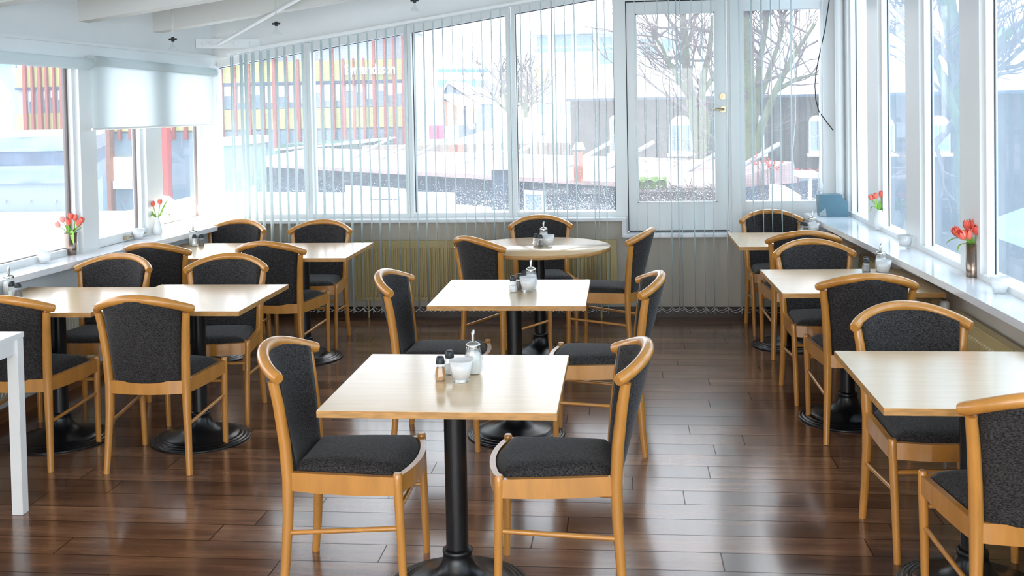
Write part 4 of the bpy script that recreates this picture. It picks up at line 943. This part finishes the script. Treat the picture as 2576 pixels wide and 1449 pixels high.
simple('snowy_hip_roof', 'low house under a broad snow-covered hipped roof', 'house', [
    ('wall', white_rend, lambda b: ebox(b, 1130, 361, 1436, 380, 26.5, 6, True)),
    ('roof', snow, lambda b: b.add([at(1105, 364, y=26), at(1440, 364, y=26), at(1440, 364, y=34), at(1105, 364, y=34), at(1345, 289, y=29.5), at(1440, 289, y=29.5)], [(0, 1, 5, 4), (1, 2, 5), (2, 3, 4, 5), (3, 0, 4), (0, 3, 2, 1)])),
    ('skylight', grey_clad, lambda b: b.prism([at(1352, 336, y=27), at(1372, 336, y=27), at(1378, 322, y=27.6), at(1360, 322, y=27.6)], (0, 0, .05)))])
# office block
ob = simple('office_block', 'white flat-roofed office block with three rows of windows', 'building', [
    ('wall', white_rend, lambda b: ebox(b, 1342, 78, 1860, 330, 46, 10, True)),
    ('cornice', slab_m, lambda b: ebox(b, 1334, 70, 1870, 80, 45.5, 11))])
for (a, c, y0_, y1_, m_) in [(1352, 1378, 92, 133, glass_far), (1395, 1436, 84, 130, glass_far), (1450, 1492, 88, 128, glass_far), (1508, 1540, 92, 160, glass_far), (1610, 1652, 98, 136, glass_far), (1666, 1696, 98, 136, glass_far)] + \
        [(x, x+30, 172, 214, yellow_p if i % 3 == 0 else blind_far) for i, x in enumerate(range(1347, 1500, 34))] + [(1352, 1395, 262, 285, glass_far), (1408, 1440, 262, 285, glass_far)]:
    b = MB(); ebox(b, a, y0_, c, y1_, 45.9, .2); b.v = [tuple(Vector(p)-ob.location) for p in b.v]; b.build('window', m_, ob)
# blue and white block
bb = simple('blue_panel_block', 'distant white block with rows of sky blue panels', 'building', [('wall', white_rend, lambda b: ebox(b, 1098, 168, 1238, 330, 90, 12, True))])
for (y0_, y1_) in ((174, 182), (201, 219), (238, 256)):
    for x in range(1102, 1230, 16):
        b = MB(); ebox(b, x, y0_, x+13, y1_, 89.8, .3); b.v = [tuple(Vector(p)-bb.location) for p in b.v]; b.build('blue_panel', blue_p, bb)
simple('blue_gable_house', 'slate blue gabled house with snowy roof and white window', 'house', [
    ('wall', navy, lambda b: gwall(b, 1105, 1198, 262, 1128, 214, 62, 8)),
    ('roof', snow, lambda b: gable(b, 1098, 1206, 262, 1128, 208, 62, 8)),
    ('window', blind_far, lambda b: ebox(b, 1132, 234, 1146, 244, 61.9, .2))])
simple('salmon_house', 'salmon pink house with grey snowy roof', 'house', [
    ('wall', salmon, lambda b: b.prism([at(1112, 318, y=50), at(1159, 315, y=50), at(1159, 272, y=50), at(1128, 256, y=50), at(1112, 252, y=50)], (0, 6, 0))),
    ('lower_wall', white_rend, lambda b: ebox(b, 1062, 250, 1113, 345, 49.8, 5, True)),
    ('roof', snow, lambda b: b.prism([at(1084, 248, y=49.5), at(1112, 236, y=49.5), at(1164, 268, y=49.5), at(1162, 276, y=49.5), at(1115, 246, y=49.5), at(1086, 254, y=49.5)], (0, 7, 0))),
    ('shop_front', mat('plum_shop_front', (.62, .30, .42), .6, noise=.1), lambda b: ebox(b, 1080, 316, 1118, 350, 49.7, .2))])
# stone building
sb = simple('stone_building', 'dark stone building with arched white windows and snowy roof behind the door', 'building', [
    ('wall', basalt, lambda b: ebox(b, 1436, 240, 2700, 470, 21, 8, True)),
    ('roof', snow, lambda b: b.add([at(1424, 242, y=20.7), at(2720, 236, y=20.7), at(2720, 236, y=29), at(1424, 242, y=29), at(1760, 95, y=25), at(2600, 95, y=25)], [(0, 1, 5, 4), (1, 2, 5), (2, 3, 4, 5), (3, 0, 4), (0, 3, 2, 1)])),
    ('gutter', dark_wall, lambda b: ebox(b, 1424, 236, 2710, 243, 20.6, .2))])
for (a, c) in ((1534, 1558), (1684, 1742), (1895, 1922), (2036, 2072), (2190, 2250), (2330, 2390)):
    x0_, x1_, z0, z1 = eb(a, 290, c, 385, 20.9); r_ = (x1_-x0_)/2; xm = (x0_+x1_)/2
    def arch(b, r, zb, y, d):
        pts = [(xm-r, y, zb), (xm+r, y, zb)] + [(xm+r*math.cos(PI*i/10), y, z1-r_+r*math.sin(PI*i/10)) for i in range(11)]
        b.prism(pts, (0, d, 0))
    b = MB(); arch(b, r_, z0, 20.88, .2); b.box(x0_-.05, x1_+.05, 20.75, 20.95, z0-.06, z0); b.v = [tuple(Vector(p)-sb.location) for p in b.v]; w_ = b.build('window', blind_far, sb)
    b = MB()
    for (ua, ub, va, vb) in ((-.8, -.08, 0, .45), (.08, .8, 0, .45), (-.8, -.08, .5, .95), (.08, .8, .5, .95)):
        b.box(xm+ua*r_, xm+ub*r_, 20.84, 20.89, z0+.05+va*(z1-z0-r_), z0+.05+vb*(z1-z0-r_))
    b.v = [tuple(Vector(p)-sb.location) for p in b.v]; b.build('pane', glass_far, w_)
# trees
def tree2(stems, Y, lab, seed, dens=9, L0=1.1):
    """stems: ([(px, py, dy)...], r0, r1) main limbs; finer branches and twigs grow from them at random"""
    random.seed(seed); b = MB(); tr = MB(); o_ = at(stems[0][0][0][0], 400, y=Y); o_.z = ZG
    def grow(p, d, L, r, lv):
        P = [p]; q = p.copy(); dd = d.copy()
        for i in range(4):
            dd = (dd+Vector((random.gauss(0, .14), random.gauss(0, .14), random.gauss(.06, .10)))).normalized(); q = q+dd*L/4; P.append(q.copy())
        b.tube(P, [r*(1-.18*i) for i in range(5)], 5 if lv > 1 else 3, False)
        if lv > 0:
            for k in range(4 if lv > 1 else 3):
                st = P[random.choice((1, 2, 3, 4))]; a = Vector((random.gauss(0, 1), random.gauss(0, 1), random.gauss(.3, .6))).normalized()
                grow(st, (dd+a*.75).normalized(), L*random.uniform(.45, .75), r*.55, lv-1)
    for si, (pts, r0, r1) in enumerate(stems):
        W_ = [at(q[0], q[1], y=Y+(q[2] if len(q) > 2 else 0))-o_ for q in pts]
        if si == 0: W_.insert(0, Vector((W_[0].x, W_[0].y, 0)))
        n = len(W_); tr.tube(W_, [r0+(r1-r0)*i/(n-1) for i in range(n)], 8, False)
        for _ in range(dens):
            k = random.uniform(.25 if si else .5, 1)*(n-1); a = W_[int(min(k, n-2))].lerp(W_[int(min(k, n-2))+1], k-int(min(k, n-2)))
            dr = (W_[-1]-W_[-2]).normalized(); ou = Vector((random.gauss(0, 1), random.gauss(0, .7), random.gauss(.3, .5))).normalized()
            grow(a, (dr*.7+ou).normalized(), L0*random.uniform(.6, 1.1), r1*.8, 2)
    t = thing('bare_tree', lab, 'tree', tuple(o_), 0, 'bare winter trees'); tr.build('trunk', bark, t, fix=False); b.build('branches', twig, t, fix=False); return t
tree2([([(1775, 520), (1772, 470), (1768, 400), (1752, 330), (1738, 250), (1728, 180), (1722, 90), (1718, 20)], .13, .04), ([(1768, 400), (1775, 300, .2), (1765, 240, .3), (1770, 190, .4), (1785, 130, .5), (1795, 40, .6)], .08, .03),
       ([(1738, 250), (1715, 215, -.3), (1690, 170, -.5), (1665, 120, -.6), (1640, 80, -.7)], .045, .018), ([(1762, 240, .3), (1790, 200, .5), (1815, 150, .8), (1835, 80, 1)], .045, .02), ([(1768, 330, 0), (1800, 350, -.3), (1835, 385, -.5)], .03, .012)], 15.5, 'bare mossy tree right behind the glazed door', 11, 8, 1.0)
tree2([([(1890, 540), (1893, 420), (1890, 300), (1886, 200), (1880, 100), (1872, 10)], .12, .045), ([(1893, 330, .1), (1905, 240, .2), (1912, 150, .3), (1925, 80, .3), (1935, 10, .3)], .06, .025),
       ([(1895, 420), (1915, 320, -.1), (1950, 230, -.2), (1980, 170, -.3), (2010, 120, -.3), (2050, 60, -.3)], .06, .02), ([(1912, 250, .2), (1945, 150, .4), (1965, 90, .5), (1975, 20, .6)], .04, .018), ([(1950, 230, -.2), (2000, 200, -.3), (2055, 185, -.4)], .035, .014)], 14.0, 'bare mossy tree behind the window right of the door', 23, 9, 1.0)
tree2([([(1285, 330), (1278, 280), (1270, 240), (1262, 205)], .12, .05), ([(1278, 280, 0), (1255, 262, 0), (1240, 240, 0)], .07, .04), ([(1278, 290, 0), (1300, 262, 0), (1310, 235, 0)], .07, .04)], 48, 'distant bare tree beyond the snowy hipped roof', 41, 9, 1.6)
tree2([([(1325, 330), (1322, 280), (1324, 240), (1328, 210)], .12, .05), ([(1322, 280, 0), (1308, 255, 0), (1302, 230, 0)], .07, .04), ([(1322, 285, 0), (1338, 262, 0), (1342, 240, 0)], .07, .04)], 42, 'distant bare tree beside the white office block', 45, 9, 1.4)
tree2([([(2445, 560), (2430, 400), (2425, 300), (2405, 150), (2385, 0), (2378, -80)], .17, .07), ([(2425, 300, 0), (2455, 200, .2), (2500, 120, .3), (2560, 60, .3)], .08, .04), ([(2428, 350, 0), (2400, 280, -.2), (2370, 200, -.3), (2345, 120, -.3)], .07, .03)], 12.5, 'bare tree seen through the right windows', 57, 9, 1.3)
# hedge ledge and garden objects behind the door
b = MB(); random.seed(8)
x0_, x1_, z0, z1 = eb(1560, 470, 1870, 530, 11)
for _ in range(900):
    c = Vector((random.uniform(x0_, x1_), random.uniform(10.9, 11.6), random.uniform(ZG+1.5 if random.random() < .1 else .0, z1-.02))); d_ = Vector((random.gauss(0, 1), random.gauss(0, .6), random.gauss(.5, .8))).normalized()*random.uniform(.06, .16)
    b.tube([c, c+d_], [.005, .002], 4, False)
b.box(x0_, x1_, 11.1, 11.6, ZG, z1-.06); tag(b.build('clipped_hedge', hedge_m), 'brown leafless hedge seen at the foot of the door glass', 'hedge', kind='stuff')
b = MB(); random.seed(9)
b.grid(lambda u, v: (x0_+.15+(x1_-x0_-.9)*u, 11.55+.25*v, z1+.03+.015*math.sin(17*u+5*v)+.02*math.sin(PI*v)), 40, 4); b.box(x0_+.15, x1_-.75, 11.6, 11.8, z1-.12, z1+.02); tag(b.build('moss_cushion', moss), 'strip of bright green moss on top of the hedge ledge', 'moss', kind='stuff')
simple('garden_slab', 'white concrete slab propped low in the window right of the door', 'slab', [('slab', slab_m, lambda b: b.prism([at(1935, 462, y=12), at(1972, 466, y=11.6), at(2016, 492, y=11.2), at(1960, 500, y=11.2)], (0, 0, -.35)))])
simple('garden_bench', 'snowy white bench ledge in the window right of the door', 'bench', [('seat', slab_m, lambda b: ebox(b, 2014, 436, 2066, 448, 12.2, .6)), ('leg', slab_m, lambda b: ebox(b, 2036, 448, 2042, 500, 12.4, .1, True))])
for (px, py, lab) in ((1910, 405, 'red-leaved shrub low behind the bare tree, left of the two'), (1945, 415, 'red-leaved shrub in the middle of the window right of the door'), (2018, 432, 'red-leaved shrub beside the snowy white bench')):
    c0 = at(px, py, y=13.2); random.seed(px); b = MB(); st = MB(); t = thing('red_shrub', lab, 'shrub', (c0.x, 13.2, ZG), 0, 'red-leaved shrubs'); o = Vector((c0.x, 13.2, ZG))
    for _ in range(34):
        c = c0-o+Vector((random.gauss(0, .07), random.gauss(0, .06), random.gauss(0, .03))); b.tube([c, c+Vector((random.gauss(0, .02), random.gauss(0, .02), random.gauss(.01, .015)))], [.011, .003], 4, False)
    for _ in range(6): st.tube([Vector((random.gauss(0, .02), 0, 0)), c0-o+Vector((random.gauss(0, .05), 0, 0))], .004, 4, False)
    b.build('foliage', red_m, t); st.build('stem', twig, t)
# street lamps with pale globes
for (px, py, lab) in ((1063, 300, 'street lamp with pale globe at the left of the third window'), (1169, 258, 'street lamp with pale globe in front of the blue gabled house'), (1187, 318, 'lower street lamp with pale globe below the blue house'), (1268, 303, 'street lamp with pale globe beside the bare far tree')):
    t = thing('street_lamp', lab, 'street lamp', (0, 0, 0), 0, 'street lamps'); c = at(px, py, y=40); t.location = (c.x, 40, ZG)
    b = MB(); b.tube([(0, 0, 0), (0, 0, c.z-ZG-.1)], .04, 8); b.build('post', dark_wall, t)
    b = MB(); b.lathe([(0, -.13), (.1, -.09), (.14, 0), (.1, .09), (0, .13)], 14, c=(0, 0, c.z-ZG)); b.build('globe', mat('pale_globe', (1, .93, .8), .4, emit=(1, .9, .7), es=1.2, noise=.01), t)
# buildings beyond the right windows
def rbuilding(x, y0, y1, ztop, m_, lab, wins, z0s):
    t = thing('town_building', lab, 'building', (x, y0, ZG))
    b = MB(); b.box(0, 8, 0, y1-y0, 0, ztop-ZG); b.build('wall', m_, t)
    b = MB(); b.box(-.15, 8, -.15, y1-y0+.15, ztop-ZG, ztop-ZG+.15); b.build('roof_edge', snow, t)
    for k in range(wins):
        for z in z0s:
            b = MB(); ya = (k+.25)*(y1-y0)/wins; xa = (k+.25)*8/wins; b.box(-.03, .02, ya, ya+(y1-y0)/wins*.5, z-ZG, z-ZG+.9); b.box(xa, xa+8/wins*.5, -.03, .02, z-ZG, z-ZG+.9); b.build('window', glass_far, t)
bluish = mat('blue_grey_render', (.52, .64, .75), .8, noise=.12, nscale=1)
rbuilding(9.5, 20, 34, 3.4, bluish, 'blue-grey rendered building beyond the right windows', 5, (-1.5, .2, 1.8))
rbuilding(13.0, 8, 18, 3.8, bluish, 'long blue-grey building at the right edge of the right windows', 4, (-1.5, .2, 1.9))
simple('blue_awning', 'blue market awning low beyond the large right window', 'awning', [
    ('canvas', blue_p, lambda b: b.add([(5.0, 13, -.2), (8.6, 13, -.2), (8.6, 16, -.2), (5.0, 16, -.2), (6.8, 13, .45), (6.8, 16, .45)], [(0, 1, 4), (1, 2, 5, 4), (2, 3, 5), (3, 0, 4, 5)])),
    ('post', grey_clad, lambda b: [b.tube([(x, y, ZG), (x, y, -.2)], .03, 6) for x in (5.1, 8.5) for y in (13.1, 15.9)])])
